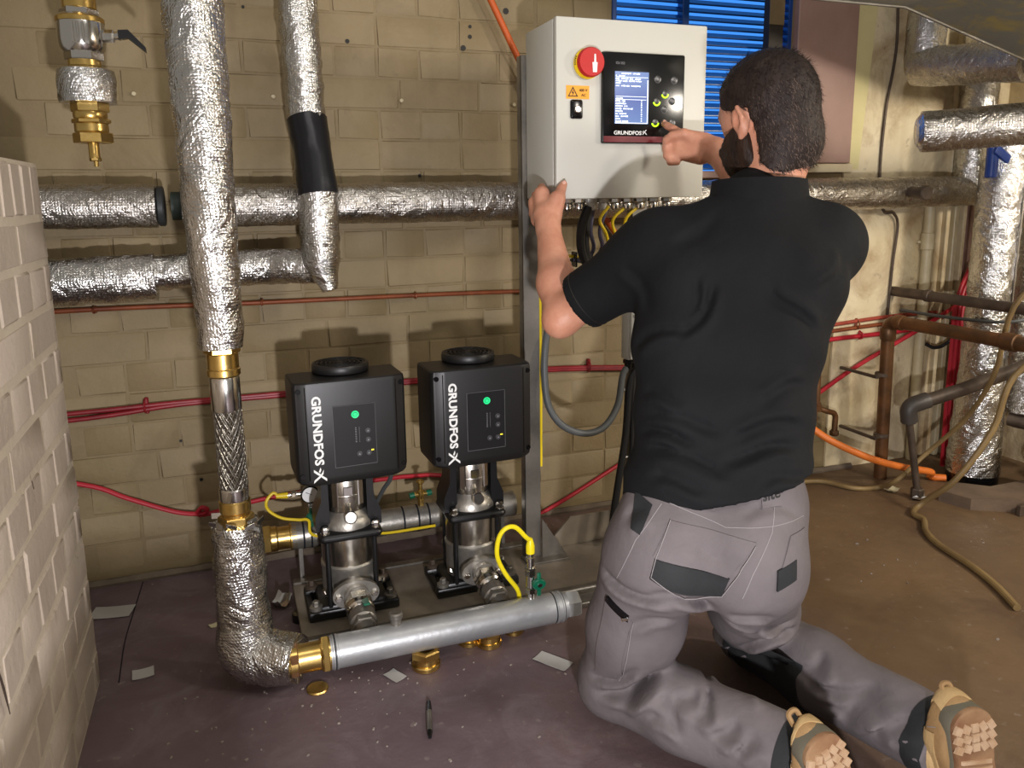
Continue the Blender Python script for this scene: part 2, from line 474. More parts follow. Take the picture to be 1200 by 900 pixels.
# mauve board, yellow painted strip
mb = MB(); mb.box2((1.842, 2.268, 1.150), (2.094, 2.30, 2.3), .003, 1); obj('trim_2', mb, 'board', kind='structure')
mb = MB(); mb.prism([(2.096, 1.13), (2.15, 1.13), (2.235, 2.3), (2.096, 2.3)], .004, (0, 2.2885, 0)); obj('trim_3', mb, 'yellow_paint', kind='structure')
mb = MB(); mb.box2((1.842, 2.28, 1.118), (2.12, 2.30, 1.150), .006, 2); obj('trim_4', mb, 'wall_rough', kind='structure')

# brick partition at the left
mb = MB(); mb.box2((-.46, .2, 0), (-.345, 1.80, 1.125)); wall_left = obj('wall_left', mb, 'block_mortar', kind='structure')
pp = {}
def part_brick(y, z, L, h, seed):
    key = (round(L, 3), round(h, 3), seed % 3)
    jx = ((seed*53) % 7)*.0004
    if key not in pp:
        rnd = random.Random(seed); b = MB(); b.box((0, 0, 0), (.02, L-.010, h-.010), .005, 1)
        b.v = [(-.345-.0085+p[0]+jx+rnd.uniform(-.001, .001), y+p[1]+rnd.uniform(-.002, .002), z+p[2]+rnd.uniform(-.002, .002)) for p in b.v]
        pp[key] = (obj('brick', b, 'block', wall_left), y, z, jx)
    else:
        o, y0, z0, j0 = pp[key]; share('brick', o, wall_left, (jx-j0, y-y0, z-z0))
k = 0
for r in range(12):
    L = .225 if r % 2 else .1125
    y = 1.80 if r % 2 == 0 else 1.80
    if r % 2 == 1: y += 0
    if r % 2 == 0: part_brick(y-.03, (r+.5)*.085, .06, .085, 1); y -= .06
    while y-L > .55:
        k += 1; part_brick(y-L/2, (r+.5)*.085, L, .085, k*7+r); y -= L
y = 1.80
while y > .6:
    k += 1; part_brick(y-.0375, 1.02+.0525, .075, .105, k); y -= .075
M['chip'] = simple('dark_chip', '#3a2d22', .9)
for pts, wd in (([(1.235, .735), (1.24, .70), (1.235, .685)], .006), ([(1.21, .70), (1.222, .675)], .005), ([(1.12, .46), (1.14, .40), (1.15, .355)], .0035), ([(1.42, .60), (1.425, .585)], .004), ([(1.06, .47), (1.07, .43)], .005)):
    mb = MB(); mb.tube([(-.3345, y, z) for y, z in pts], [wd*.4, wd, wd*.4], 6, False); mb.v = [(-.3345+(x+.3345)*.35, y, z) for x, y, z in mb.v]; obj('paint_chip', mb, 'chip', wall_left)
# right return wall and its battens
mb = MB(); mb.box2((2.86, .6, -.1), (3.0, 2.3, 2.5)); obj('wall_right', mb, 'wall_rough', kind='structure')
for i, (x, wd, m) in enumerate(((2.585, .018, 'wall_rough'), (2.622, .022, 'white_plastic'), (2.66, .016, 'wall_rough'), (2.70, .03, 'board'))):
    mb = MB(); mb.box2((x-wd/2, 2.270-.004*i, 0), (x+wd/2, 2.294, 2.3), .003, 1); obj('trim_%d' % (5+i), mb, m, kind='structure')

# ------------------------------------------------------------------ foil lagged pipes, brass fittings, wall lines
def wrk(a, f, s=0): return lambda p: a*(noise.noise(Vector((p[0]*f+s, p[1]*f, p[2]*f)))*1.0+abs(noise.noise(Vector((p[0]*f*2.7, p[1]*f*2.7+s, p[2]*f*2.7))))*1.2-.3)
def foil_mb(pts, r, step=.012, n=36, a=.0032, f=26, s=0):
    a *= .85
    mb = MB(); mb.tube(dense(pts, step), r, n, False, uv=True, wr=wrk(a, f, s)); return mb
def foil_seam(pts, r, ang_dir, wd=.012):
    pass
# upper pipe along the wall
t = thing('lagged_pipe', 'long silver foil-lagged pipe running level along the wall behind the cabinet', 'pipe', (-.42, 2.2, 1.037), 'lagged wall pipes')
t['label'] = 'long straight foil-lagged pipe running level along the wall, upper of the two at left'
del t['group']
obj('lagging', foil_mb([(-1.3, 2.2, 1.04), (-.44, 2.2, 1.04), (-.165, 2.2, 1.038)], .0545, s=1), 'foil_dull', t)
obj('lagging', foil_mb([(.0, 2.2, 1.037), (1.3, 2.2, 1.036), (2.62, 2.2, 1.048)], [.0555, .0555, .0555, .054], s=5), 'foil_dull', t)
mb = MB(); mb.cyl((-.13, 2.2, 1.037), (.05, 2.2, 1.037), .036, 20); obj('pipe_core', mb, simple('dark_green_pipe', '#22302c', .5), t, 'bare dark green pipe between two lagged lengths')
mb = MB()
for x in (-.163, -.105): mb.cyl((x, 2.2, 1.037), (x+.017, 2.2, 1.037), .05, 24, bev=.003)
each('flange', mb, simple('dark_flange', '#26282a', .5), t)
mb = MB(); mb.cyl((2.257, 2.15, 1.046), (2.25, 2.085, 1.044), .019, 20, bev=.002); mb.cyl((2.25, 2.09, 1.044), (2.249, 2.07, 1.043), .025, 20, bev=.003)
obj('drain_stub', mb, 'iron', t, 'dark capped stub sticking out of the foil')
mb = MB()
for i, x in enumerate((-.30, .30, .62, 1.2, 2.02)): mb.lathe([(.0575, 0), (.0585, .004), (.0585, .04), (.0575, .044)], (x, 2.2, 1.037), (1, 0, 0), 36, False)
pass

# lower pipe with the second riser
t = thing('lagged_pipe', 'shiny foil-lagged pipe running level at left then turning up at a mitred elbow', 'pipe', (-.4, 2.17, .8))
obj('lagging', foil_mb([(-1.3, 2.17, .856), (-.43, 2.17, .856), (-.18, 2.17, .862)], .060, a=.005, s=9), 'foil', t)
obj('lagging', foil_mb([(-.20, 2.17, .872), (.10, 2.16, .877), (.215, 2.11, .876)], .046, a=.005, s=12), 'foil', t)
obj('lagging', foil_mb([(.238, 2.07, .815), (.228, 2.08, .86), (.222, 2.085, .90), (.224, 2.085, 1.075)], [.020, .048, .050, .050, .050], a=.004, s=15), 'foil', t)
obj('lagging', foil_mb([(.212, 2.13, 1.232), (.205, 2.13, 1.5), (.203, 2.13, 1.9)], .049, a=.004, s=18), 'foil', t)
obj('offset_joint', foil_mb([(.212, 2.13, 1.25), (.219, 2.10, 1.16), (.224, 2.083, 1.06)], [.051, .047, .052], a=.002, s=20), simple('black_gloss_tape', '#2a2a2d', .3, .6, None, 8, .1, 60), t, 'dark shiny tape over the offset bend')
# main vertical riser with hose
t = thing('lagged_riser', 'tall foil-lagged vertical pipe with braided hose and foil elbow on the floor', 'pipe', (-.02, 1.68, 0))
obj('lagging', foil_mb([(-.030, 1.68, .755), (-.031, 1.68, 1.1), (-.030, 1.68, 1.8)], [.044, .05, .0545, .0545, .0545], a=.004, s=31), 'foil', t)
mb = MB(); mb.hexn((-.030, 1.68, .743), (-.030, 1.68, .772), .036); mb.cyl((-.030, 1.68, .71), (-.030, 1.68, .745), .031, 24, bev=.003); mb.lathe([(.029, 0), (.033, .004), (.033, .016), (.029, .02)], (-.030, 1.68, .694), n=24)
obj('union_nut', mb, 'brass', t)
mb = MB(); mb.lathe([(.028, .424), (.030, .43), (.030, .452), (.027, .456)], (-.030, 1.68, 0), n=28); mb.lathe([(.027, .62), (.030, .626), (.030, .69), (.028, .697)], (-.030, 1.68, 0), n=28)
each('ferrule', mb, 'chrome', t)
def braid_mat():
    q = NT('braid'); q.color('#9a958c'); q.set(Metallic=1.0, Roughness=.32)
    a = q.node('ShaderNodeTexWave', bands_direction='DIAGONAL'); mp = q.node('ShaderNodeMapping'); mp.inputs['Scale'].default_value = (1, .55, 1)
    q.link(q.tc.outputs['UV'], mp.inputs[0]); q.link(mp.outputs[0], a.inputs['Vector']); a.inputs['Scale'].default_value = 60
    b = q.node('ShaderNodeTexWave', bands_direction='DIAGONAL'); mp2 = q.node('ShaderNodeMapping'); mp2.inputs['Scale'].default_value = (-1, .55, 1)
    q.link(q.tc.outputs['UV'], mp2.inputs[0]); q.link(mp2.outputs[0], b.inputs['Vector']); b.inputs['Scale'].default_value = 60
    q.bump(q.math('MAXIMUM', a.outputs['Fac'], b.outputs['Fac']), .9, .006); return q.m
M['braid'] = braid_mat()
mb = MB(); mb.tube(dense([(-.030, 1.68, .455), (-.028, 1.68, .54), (-.030, 1.68, .622)], .01), .0285, 32, False, uv=True)
# raised plait strands
for sgn in (1, -1):
    for k in range(18):
        pts = []
        for i in range(26):
            tt = i/25; a = 2*PI*k/12+sgn*tt*2.6; rr = .0284+.0005*math.cos(tt*60+k*2)
            pts.append((-.029+rr*math.cos(a), 1.68+rr*math.sin(a), .456+.166*tt))
        mb.tube(pts, .0013, 5, False)
obj('braided_hose', mb, 'braid', t)
mb = MB(); mb.lathe([(.028, .398), (.032, .402), (.032, .424), (.028, .427)], (-.030, 1.68, 0), n=28); mb.hexn((-.030, 1.68, .366), (-.030, 1.68, .392), .037); mb.cyl((-.030, 1.68, .39), (-.030, 1.68, .40), .028, 24)
obj('union_nut', mb, 'brass', t)
obj('lagging', foil_mb([(-.030, 1.68, .375), (-.031, 1.68, .25), (-.030, 1.675, .12), (-.028, 1.67, .075)], [.048, .053, .055, .056, .06], a=.006, s=40), 'foil', t)
obj('elbow_lagging', foil_mb(bend([(-.034, 1.672, .15), (-.030, 1.665, .068), (.075, 1.607, .071)], .05), [.055, .060, .062, .060, .056, .054], a=.006, s=44), 'foil', t)
mb = MB()
rnd = random.Random(3)
for i in range(14):
    a = rnd.uniform(0, 2*PI); c = Vector((-.03+.05*math.cos(a), 1.68+.05*math.sin(a), .375+rnd.uniform(-.01, .012)))
    mb.box(c, (.022, .012, .0015), 0, rot=Matrix.Rotation(rnd.uniform(0, 3), 3, 'X') @ Matrix.Rotation(rnd.uniform(0, 3), 3, 'Y'))
obj('torn_foil_edge', mb, 'foil', t)
# hanging brass ball valve, upper left
t = thing('ball_valve', 'brass and nickel ball valve with black lever hanging at the upper left', 'valve', (-.253, 1.9, 1.13))
X, Y = -.253, 1.9
mb = MB(); mb.cyl((X+.004, Y, 1.44), (X+.004, Y, 1.8), .034, 24); obj('drop_pipe', mb, 'brass', t)
mb = MB(); mb.lathe([(.036, 0), (.04, .004), (.04, .03), (.034, .034), (.034, .055), (.041, .06), (.041, .08)], (X+.002, Y, 1.425), n=28); obj('union_nut', mb, 'brass', t)
mb = MB(); mb.hexn((X, Y, 1.412), (X, Y, 1.428), .046); mb.lathe([(.045, 1.335), (.053, 1.343), (.056, 1.36), (.056, 1.398), (.053, 1.405), (.053, 1.41), (.046, 1.416)], (X, Y, 0), n=32); mb.hexn((X, Y, 1.318), (X, Y, 1.338), .046)
obj('valve_body', mb, 'chrome', t)
mb = MB(); mb.lathe([(.0535, 1.396), (.057, 1.399), (.057, 1.408), (.0535, 1.411)], (X, Y, 0), n=32); mb.lathe([(.036, 1.29), (.036, 1.302), (.039, 1.306), (.039, 1.318)], (X, Y, 0), n=28); each('brass_ring', mb, 'brass', t)
mb = MB()
for j in range(3): mb.box((X-.012+j*.012, Y-.0555, 1.372), (.006, .003, .045), .001, 1)
obj('raised_cast_marks', mb, 'chrome', t)
mb = MB(); mb.hexn((X+.05, Y-.01, 1.372), (X+.078, Y-.016, 1.372), .014); mb.cyl((X+.078, Y-.016, 1.372), (X+.098, Y-.02, 1.374), .009, 12); obj('stem', mb, 'chrome', t)
mb = MB(); mb.prism([(.088, .012), (.112, .014), (.150, -.022), (.151, -.034), (.140, -.026), (.110, -.004), (.088, -.008)], .022, (X, Y-.03, 1.372)); obj('lever', mb, 'black_paint', t)
obj('foil_wrap', foil_mb([(X, Y, 1.225), (X, Y, 1.297)], [.068, .070, .071, .066], a=.004, s=60), 'foil', t)
mb = MB(); mb.hexn((X+.001, Y, 1.205), (X+.001, Y, 1.226), .046); mb.lathe([(.039, 1.19), (.041, 1.194), (.041, 1.203), (.039, 1.207)], (X, Y, 0), n=28); mb.hexn((X+.001, Y, 1.180), (X+.001, Y, 1.190), .047)
mb.lathe([(.038, 1.158), (.041, 1.162), (.041, 1.178), (.038, 1.182)], (X, Y, 0), n=28); mb.hexn((X+.001, Y, 1.136), (X+.001, Y, 1.159), .048); obj('fitting', mb, 'brass', t)
mb = MB(); mb.cyl((X, Y, 1.10), (X, Y, 1.138), .0135, 16, bev=.002); mb.cyl((X+.004, Y-.012, 1.108), (X+.005, Y-.0145, 1.1075), .005, 10); mb.hexn((X+.001, Y, 1.095), (X+.001, Y, 1.104), .015); mb.cyl((X+.002, Y, 1.083), (X+.002, Y, 1.096), .006, 12); obj('air_vent', mb, 'brass', t)

for o in kids(t):
    for v in o.data.vertices: v.co = Vector((v.co.x*.8, v.co.y*.8, (v.co.z+1.13)*.91+.138-1.13))
# thin lines clipped to the wall
def clip(p, parent, mat='iron', s=1.0):
    x, y, z = p; mb = MB(); mb.box((x, 2.292, z), (.012*s, .016, .05*s), .003, 1); mb.tube([(x-.004, 2.284, z-.02*s), (x-.004, 2.27, z-.012*s), (x-.004, 2.268, z), (x-.004, 2.27, z+.012*s), (x-.004, 2.284, z+.02*s)], .003, 6); return obj('clip', mb, mat, parent)
t = thing('copper_line', 'thin orange-brown copper line along the wall above the red pipe', 'pipe', (-.45, 2.285, .76))
mb = MB(); mb.tube([(-1.3, 2.285, .76), (-0.429, 2.285, 0.773), (0.058, 2.285, 0.767), (0.521, 2.285, 0.763), (0.891, 2.285, 0.756), (1.2, 2.285, .742)], .0065, 10); obj('tube', mb, 'orange_pipe', t)
for p in ((-0.342, 2.285, 0.772), (0.077, 2.285, 0.768), (0.515, 2.285, 0.763)): clip(p, t, 'orange_pipe', .4)
t = thing('red_pipe', 'dark red cable pair clipped level along the wall behind the pumps', 'cable', (-.45, 2.28, .48))
for dz in (.006, -.006):
    mb = MB(); mb.tube([(-1.3, 2.282, .49+dz), (-.47, 2.282, .49+dz), (-0.163, 2.282, 0.500), (0.117, 2.282, 0.499), (0.510, 2.282, 0.502), (0.931, 2.282, 0.500), (1.3, 2.284, .474)], .0065, 10)
    mb.v = [(x, y, z+dz*.55) for x, y, z in mb.v]; obj('cable', mb, 'red_pipe', t)
for p in ((-0.245, 2.282, 0.501), (1.086, 2.282, 0.498)): clip(p, t, 'red_pipe', .9)
mb = MB(); mb.tube([(-1.3, 2.285, .45), (-.7, 2.285, .37), (-0.423, 2.285, 0.300), (-0.315, 2.280, 0.246), (-0.200, 2.275, 0.191), (-0.132, 2.268, 0.178), (-0.115, 2.262, 0.190), (-0.130, 2.260, 0.198), (-0.123, 2.275, 0.171), (.1, 2.28, .195), (.6, 2.282, .185), (0.777, 2.282, 0.000), (0.928, 2.280, 0.019), (1.3, 2.284, .19)], .0065, 10)
obj('red_cable', mb, 'red_cable', None, 'loose red cable sagging low on the wall left of the foil riser', 'cable')
mb = MB(); mb.tube([(0.740, 2.260, 1.636), (0.795, 2.260, 1.531), (0.839, 2.260, 1.448), (0.931, 2.270, 1.290), (1.122, 2.275, 0.999), (1.192, 2.280, 0.905)], .0095, 12)
obj('orange_conduit', mb, 'orange_conduit', None, 'orange conduit slanting down the wall behind the control cabinet', 'conduit')

# ------------------------------------------------------------------ booster set: frame, pumps, manifolds
t = thing('base_frame', 'grey steel frame with front rail lying on the floor under both pumps', 'frame', (.6, 1.85, 0))
mb = MB(); mb.box2((.092, 1.752, .022), (1.30, 2.03, .032), .002, 1); obj('base_plate', mb, 'plate', t)
mb = MB(); mb.box2((.085, 1.700, 0), (1.30, 1.752, .036), .003, 2); mb.cyl((.085, 1.724, .036), (1.30, 1.724, .036), .009, 12); mb.box2((.085, 1.692, .0), (1.30, 1.700, .014), .002, 1); obj('front_rail', mb, 'dull_steel', t)
mb = MB(); mb.box2((.092, 2.03, 0), (1.30, 2.06, .036), .003, 1); obj('rear_rail', mb, 'dull_steel', t)
mb = MB(); mb.prism([(.80, .033), (1.26, .033), (1.26, .12), (.885, .12)], .006, (0, 1.985, 0), Matrix.Rotation(0, 3, 'Z')); obj('side_plate', mb, 'plate', t)
for x in (.10, .60, 1.2):
    mb = MB(); mb.cyl((x, 1.90, 0), (x, 1.90, .022), .022, 16); obj('foot', mb, 'black_paint', t)

# upright channels carrying the cabinet
PX0, PX1 = .729, .774
t = thing('upright_channel', 'tall grey steel post carrying the control cabinet, beside the right pump', 'post', ((PX0+PX1)/2, 1.955, .032))
mb = MB(); mb.box2((PX0, 1.942, .032), (PX1, 1.95, 1.40), .001, 1); mb.box2((PX0, 1.945, .032), (PX0+.005, 1.975, 1.40)); mb.box2((PX1-.005, 1.945, .032), (PX1, 1.975, 1.40)); obj('channel', mb, 'dull_steel', t)
mb = MB(); mb.prism([(-.0, 0), (.075, 0), (.0, .12)], .006, (PX1, 1.93, .033)); mb.box2((PX0-.01, 1.90, .032), (PX1+.07, 1.96, .038), .001, 1); obj('foot_bracket', mb, 'dull_steel', t)
t2 = thing('upright_channel', 'grey steel post half hidden by the kneeling man, hung with black cables', 'post', (1.075, 1.955, .032))
mb = MB(); mb.box2((1.052, 1.942, .032), (1.097, 1.95, 1.40), .001, 1); mb.box2((1.052, 1.945, .032), (1.057, 1.975, 1.40)); mb.box2((1.092, 1.945, .032), (1.097, 1.975, 1.40)); obj('channel', mb, 'dull_steel', t2)
mb = MB()
for z in (.30, .50): mb.tube([(1.05, 1.938, z), (1.03, 1.93, z+.004), (1.028, 1.936, z+.01)], .003, 6)
each('cable_tie', mb, 'white_print', t2)

def text_down(body, size, c, nrm_rot, **k): pass
def logo_mb(c, r, u, s):
    # the running-X mark printed after the name
    r = Vector(r).normalized(); u = Vector(u).normalized(); n = r.cross(u); c = Vector(c); mb = MB()
    def quad(pts):
        P = [c+r*(x*s)+u*(y*s) for x, y in pts]; k = len(P)
        mb.add([p+n*.0004 for p in P]+[p-n*.0006 for p in P], [tuple(range(k)), tuple(range(2*k-1, k-1, -1))]+[(i, i+k, (i+1) % k+k, (i+1) % k) for i in range(k)])
    quad([(-.5, -.42), (-.30, -.42), (.02, -.05), (-.08, .08)])
    quad([(.08, .02), (.50, .5), (.30, .5), (.0, .14)])
    quad([(-.42, .30), (-.20, .18), (.0, .02), (.34, -.42), (.56, -.46), (.10, .12), (-.10, .26)])
    quad([(-.62, .08), (-.42, .12), (-.20, .02), (-.30, -.06)])
    return mb
def make_pump(name, label, ax, yawdeg, wordsize):
    y0 = 1.88
    t = thing(name, label, 'pump', (ax, y0, .032), 'twin booster pumps')
    del t['group']
    # base
    mb = MB(); mb.box2((ax-.112, 1.812, .033), (ax+.112, 1.842, .058), .006, 2); mb.box2((ax-.112, 1.93, .033), (ax+.112, 1.965, .058), .006, 2); mb.box2((ax-.085, 1.82, .040), (ax+.085, 1.95, .066), .008, 2)
    for sx in (-1, 1): mb.box2((ax+sx*.112-.02*(sx > 0), 1.815, .033), (ax+sx*.112+.02*(sx < 0), 1.962, .050), .004, 1)
    obj('base_casting', mb, 'black_paint', t)
    for sx in (-1, 1):
        for yy in (1.832, 1.945):
            mb = MB(); mb.lathe([(.012, .056), (.016, .058), (.016, .066), (.013, .068)], (ax+sx*.092, yy, 0), n=16); mb.hexn((ax+sx*.092, yy, .066), (ax+sx*.092, yy, .080), .009); obj('anchor_bolt', mb, 'iron' if yy > 1.9 else 'dull_steel', t)
    # stainless foot with oval flanges
    mb = MB(); mb.lathe([(.055, .062), (.066, .07), (.068, .09), (.068, .145), (.070, .150), (.070, .158), (.067, .162)], (ax, y0, 0), n=48)
    mb.lathe([(.034, 0), (.030, .05), (.030, .075)], (ax, y0-.045, .106), (0, -1, 0), 24); mb.lathe([(.034, 0), (.030, .05), (.030, .075)], (ax, y0+.045, .106), (0, 1, 0), 24)
    obj('pump_foot', mb, 'cast', t)
    def oval(yc, sgn):
        pts = [(.056*math.cos(a)*(1 if abs(math.cos(a)) < .8 else 1), .036*math.sin(a)+.0) for a in np.linspace(0, 2*PI, 36, endpoint=False)]
        b = MB(); b.prism(pts, .014*sgn, (ax, yc, .106)); return b
    f = obj('oval_flange', oval(1.792, -1), 'cast', t)
    obj('oval_flange', oval(1.968, 1), 'cast', t)
    for sx in (-1, 1):
        mb = MB(); mb.hexn((ax+sx*.043, 1.780, .106), (ax+sx*.043, 1.768, .106), .0095); mb.cyl((ax+sx*.043, 1.778, .106), (ax+sx*.043, 1.764, .106), .005, 10); obj('flange_bolt', mb, 'chrome', f)
    mb = MB(); mb.hexn((ax+.062, y0-.02, .095), (ax+.082, y0-.03, .095), .008); mb.hexn((ax-.062, y0-.03, .09), (ax-.072, y0-.036, .09), .009); each('drain_plug', mb, 'chrome', t)
    # sleeve and stay bolts
    mb = MB(); mb.lathe([(.0655, .155), (.0655, .170), (.0665, .173), (.0665, .240)], (ax, y0, 0), n=56); obj('sleeve', mb, 'brushed', t)
    for sx in (-1, 1):
        for sy in (-1, 1):
            mb = MB(); mb.cyl((ax+sx*.057, y0+sy*.054, .06), (ax+sx*.057, y0+sy*.054, .262), .0065, 10); obj('stay_bolt', mb, 'black_paint', t)
    # clamp plate with nuts, head dome, vent plug
    mb = MB(); mb.box2((ax-.077, y0-.077, .232), (ax+.077, y0+.077, .256), .014, 3); obj('clamp_plate', mb, 'black_paint', t)
    for sx in (-1, 1):
        for sy in (-1, 1):
            mb = MB(); mb.lathe([(.011, 0), (.0115, .003), (.0115, .004)], (ax+sx*.061, y0+sy*.061, .255), n=16); mb.hexn((ax+sx*.061, y0+sy*.061, .258), (ax+sx*.061, y0+sy*.061, .272), .0095, .003); obj('stay_nut', mb, 'chrome', t)
    mb = MB(); mb.lathe([(.066, .254), (.065, .266), (.058, .281), (.046, .292), (.044, .30)], (ax, y0, 0), n=48); obj('pump_head', mb, 'cast', t)
    mb = MB(); mb.lathe([(.012, 0), (.012, .014), (.0155, .015), (.0155, .028), (.013, .030)], (ax, y0-.052, .287), (0, -.95, .3), 24); obj('vent_plug', mb, 'chrome', t)
    # motor stool: two black legs, coupling guard
    mb = MB()
    for sx in (-1, 1):
        mb.prism([(-.012, .254), (.022, .254), (.022, .29), (.006, .33), (.004, .395), (-.012, .395)] if sx > 0 else [(.012, .254), (-.022, .254), (-.022, .29), (-.006, .33), (-.004, .395), (.012, .395)], .08, (ax+sx*.058, y0-.04, 0))
    mb.cyl((ax, y0, .385), (ax, y0, .402), .068, 32, bev=.003); obj('motor_stool', mb, 'black_paint', t)
    mb = MB(); mb.lathe([(.049, .296), (.050, .298), (.050, .384), (.049, .386)], (ax, y0, 0), n=40); mb.lathe([(.0504, .336), (.0508, .337), (.0508, .339), (.0504, .34)], (ax, y0, 0), n=40, cap=False)
    g = obj('coupling_guard', mb, 'brushed', t)
    mb = MB()
    for a in (-.62, .62): mb.box((ax+.052*math.sin(a), y0-.052*math.cos(a), .345), (.017, .006, .066), .002, 1, Matrix.Rotation(a, 3, 'Z'))
    each('guard_fold', mb, 'chrome', g)
    mb = MB(); mb.box((ax, y0-.051, .352), (.022, .004, .022), .001, 1); obj('guard_label', mb, 'chrome', g)
    # motor and frequency converter box
    R = Matrix.Rotation(math.radians(yawdeg), 3, 'Z')
    def B(x, y, z): return Vector((ax+.006, y0, 0))+R @ Vector((x, y-y0, z))
    def put(mb): mb.v = [tuple(B(*v)) for v in mb.v]; return mb
    X = .131; YF = 1.768; YB = 1.90; Z0, Z1 = .402, .642
    # box outline in plan: rounded, front corners set back, lower edge slightly bowed
    plan = [(-X, YB), (-X, YF+.028)] + [(-X+.012*(1-math.cos(a)), YF+.028-.020*math.sin(a)) for a in np.linspace(.3, PI/2, 4)] + [(-X+.026, YF+.001), (-X+.034, YF), (X-.034, YF), (X-.026, YF+.001)] + [(X-.012*(1-math.cos(a)), YF+.028-.020*math.sin(a)) for a in np.linspace(PI/2, .3, 4)] + [(X, YF+.028), (X, YB)]
    mb = MB(); n = len(plan); lev = [(Z0+.0, .955), (Z0+.006, .985), (Z0+.02, 1.0), (Z1-.012, 1.0), (Z1-.003, .99), (Z1, .965)]
    vs = []; fs = []
    for z, s in lev:
        for x, y in plan: vs.append((x*s, YB+(y-YB)*s, z+.010*(1-(x/X)**2)*(-1 if z < .5 else .3)))
    for j in range(len(lev)-1):
        for i in range(n):
            k = (i+1) % n; fs.append((j*n+i, (j*n+k), (j+1)*n+k, (j+1)*n+i))
    fs.append(tuple(range(n-1, -1, -1))); fs.append(tuple((len(lev)-1)*n+i for i in range(n)))
    mb.add(vs, fs); box = obj('converter_housing', put(mb), 'black_plastic', t, ang=28)
    mb = MB()
    for sx in (-1, 1):
        for z in (Z0+.022, Z1-.018): mb.cyl((sx*(X-.013), YF+.016, z), (sx*(X-.013), YF+.004, z), .006, 14)
    each('cover_screw', put(mb), 'gloss_black', box)
    mb = MB()
    for sx in (-1, 1): mb.tube([(sx*(X-.027), YF+.0005, Z0+.012), (sx*(X-.027), YF+.0005, Z1-.008)], .0012, 5, False)
    obj('cover_seam', put(mb), 'gloss_black', box)
    mb = MB(); mb.box2((-.045, YF-.0012, .437), (.053, YF+.003, .583), .001, 1); pan = obj('control_panel', put(mb), 'panel_black', box)
    mb = MB()
    for a, b in (((-.045, .437), (.053, .437)), ((.053, .437), (.053, .583)), ((.053, .583), (-.045, .583)), ((-.045, .583), (-.045, .437))):
        mb.tube([(a[0], YF-.0012, a[1]), (b[0], YF-.0012, b[1])], .0009, 5, False)
    obj('panel_outline', put(mb), M.setdefault('outline', simple('outline_grey', '#4b4b4d', .5)), pan)
    mb = MB(); mb.lathe([(.0055, 0), (.0055, .0016), (.0088, .0018), (.0088, 0)], (.006, YF-.0012, .560), (0, -1, 0), 20, False); mb.lathe([(.0001, .0014), (.0045, .0014)], (.006, YF-.0012, .560), (0, -1, 0), 16, False); obj('status_light', put(mb), 'led_green', pan)
    for bx, bz in ((.034, .518), (.034, .496), (.012, .464), (.034, .464)):
        mb = MB(); mb.lathe([(.0066, 0), (.0066, .0012), (.0056, .002)], (bx, YF-.0012, bz), (0, -1, 0), 18); b = obj('button', put(mb), simple('button_grey', '#3b3b3e', .4) if 'btn' not in M else M['btn'], pan)
        M['btn'] = b.data.materials[0]
        mb = MB(); mb.prism([(bx-.002, bz-.0015), (bx+.002, bz-.0015), (bx, bz+.0022)], -.0004, (0, YF-.0032, 0)); obj('button_mark', put(mb), 'grey_print', b)
    mb = MB()
    for i in range(9):
        for j in range(2): mb.box((.006+j*.008, YF-.0016, .494+i*.0042), (.0012 if j else .003, .0008, .0012))
    obj('scale_marks', put(mb), 'grey_print', pan)
    mb = MB(); mb.box((.043, YF-.002, .470), (.006, .001, .0028)); obj('indicator', put(mb), 'led_yellow', pan)
    mb = text_mb('GRUNDFOS', .0278, (-.0815, YF-.0006, .612), (0, 0, -1), (1, 0, 0), .0006, .0009, sx=1.10); obj('maker_lettering', put(mb), 'white_print', box)
    obj('maker_logo', put(logo_mb((-.0815, YF-.0010, .4245), (0, 0, -1), (1, 0, 0), .031)), 'white_print', box)
    # motor body and fan cowl behind the box
    mb = MB(); mb.lathe([(.070, .40), (.074, .41), (.074, .60), (.066, .62), (.060, .645)], (ax+.004, y0+.02, 0), n=40); mo = obj('motor', mb, 'black_plastic', t)
    for i in range(18):
        a = PI*.05+i*PI*.9/17; mb = MB() if i == 0 else mb
        mb.box((ax+.004+.084*math.cos(a), y0+.02+.084*math.sin(a), .505), (.016, .003, .17), 0, rot=Matrix.Rotation(a, 3, 'Z'))
    obj('cooling_fins', mb, 'black_paint', mo)
    mb = MB(); mb.lathe([(.060, .640), (.066, .643), (.068, .646), (.068, .658), (.066, .663), (.060, .664), (.058, .661)], (ax+.004, y0+.0, 0), n=48); fc = obj('fan_cowl', mb, 'black_plastic', t)
    mb = MB()
    for k in range(1, 6): mb.lathe([(.0105*k, .662), (.0105*k+.003, .6645), (.0105*k+.0055, .662)], (ax+.004, y0, 0), n=32, cap=False)
    for k in range(12): a = k*PI/6; mb.box((ax+.004+.03*math.cos(a), y0+.03*math.sin(a), .6625), (.056, .002, .003), 0, rot=Matrix.Rotation(a, 3, 'Z'))
    obj('grille', mb, 'black_paint', fc)
    return t
make_pump('booster_pump', 'left black-topped vertical booster pump, green lit panel, nearest the foil riser', .226, 3, .0255)
make_pump('booster_pump', 'right black-topped vertical booster pump, green lit panel, nearest the steel post', .548, 2, .0255)

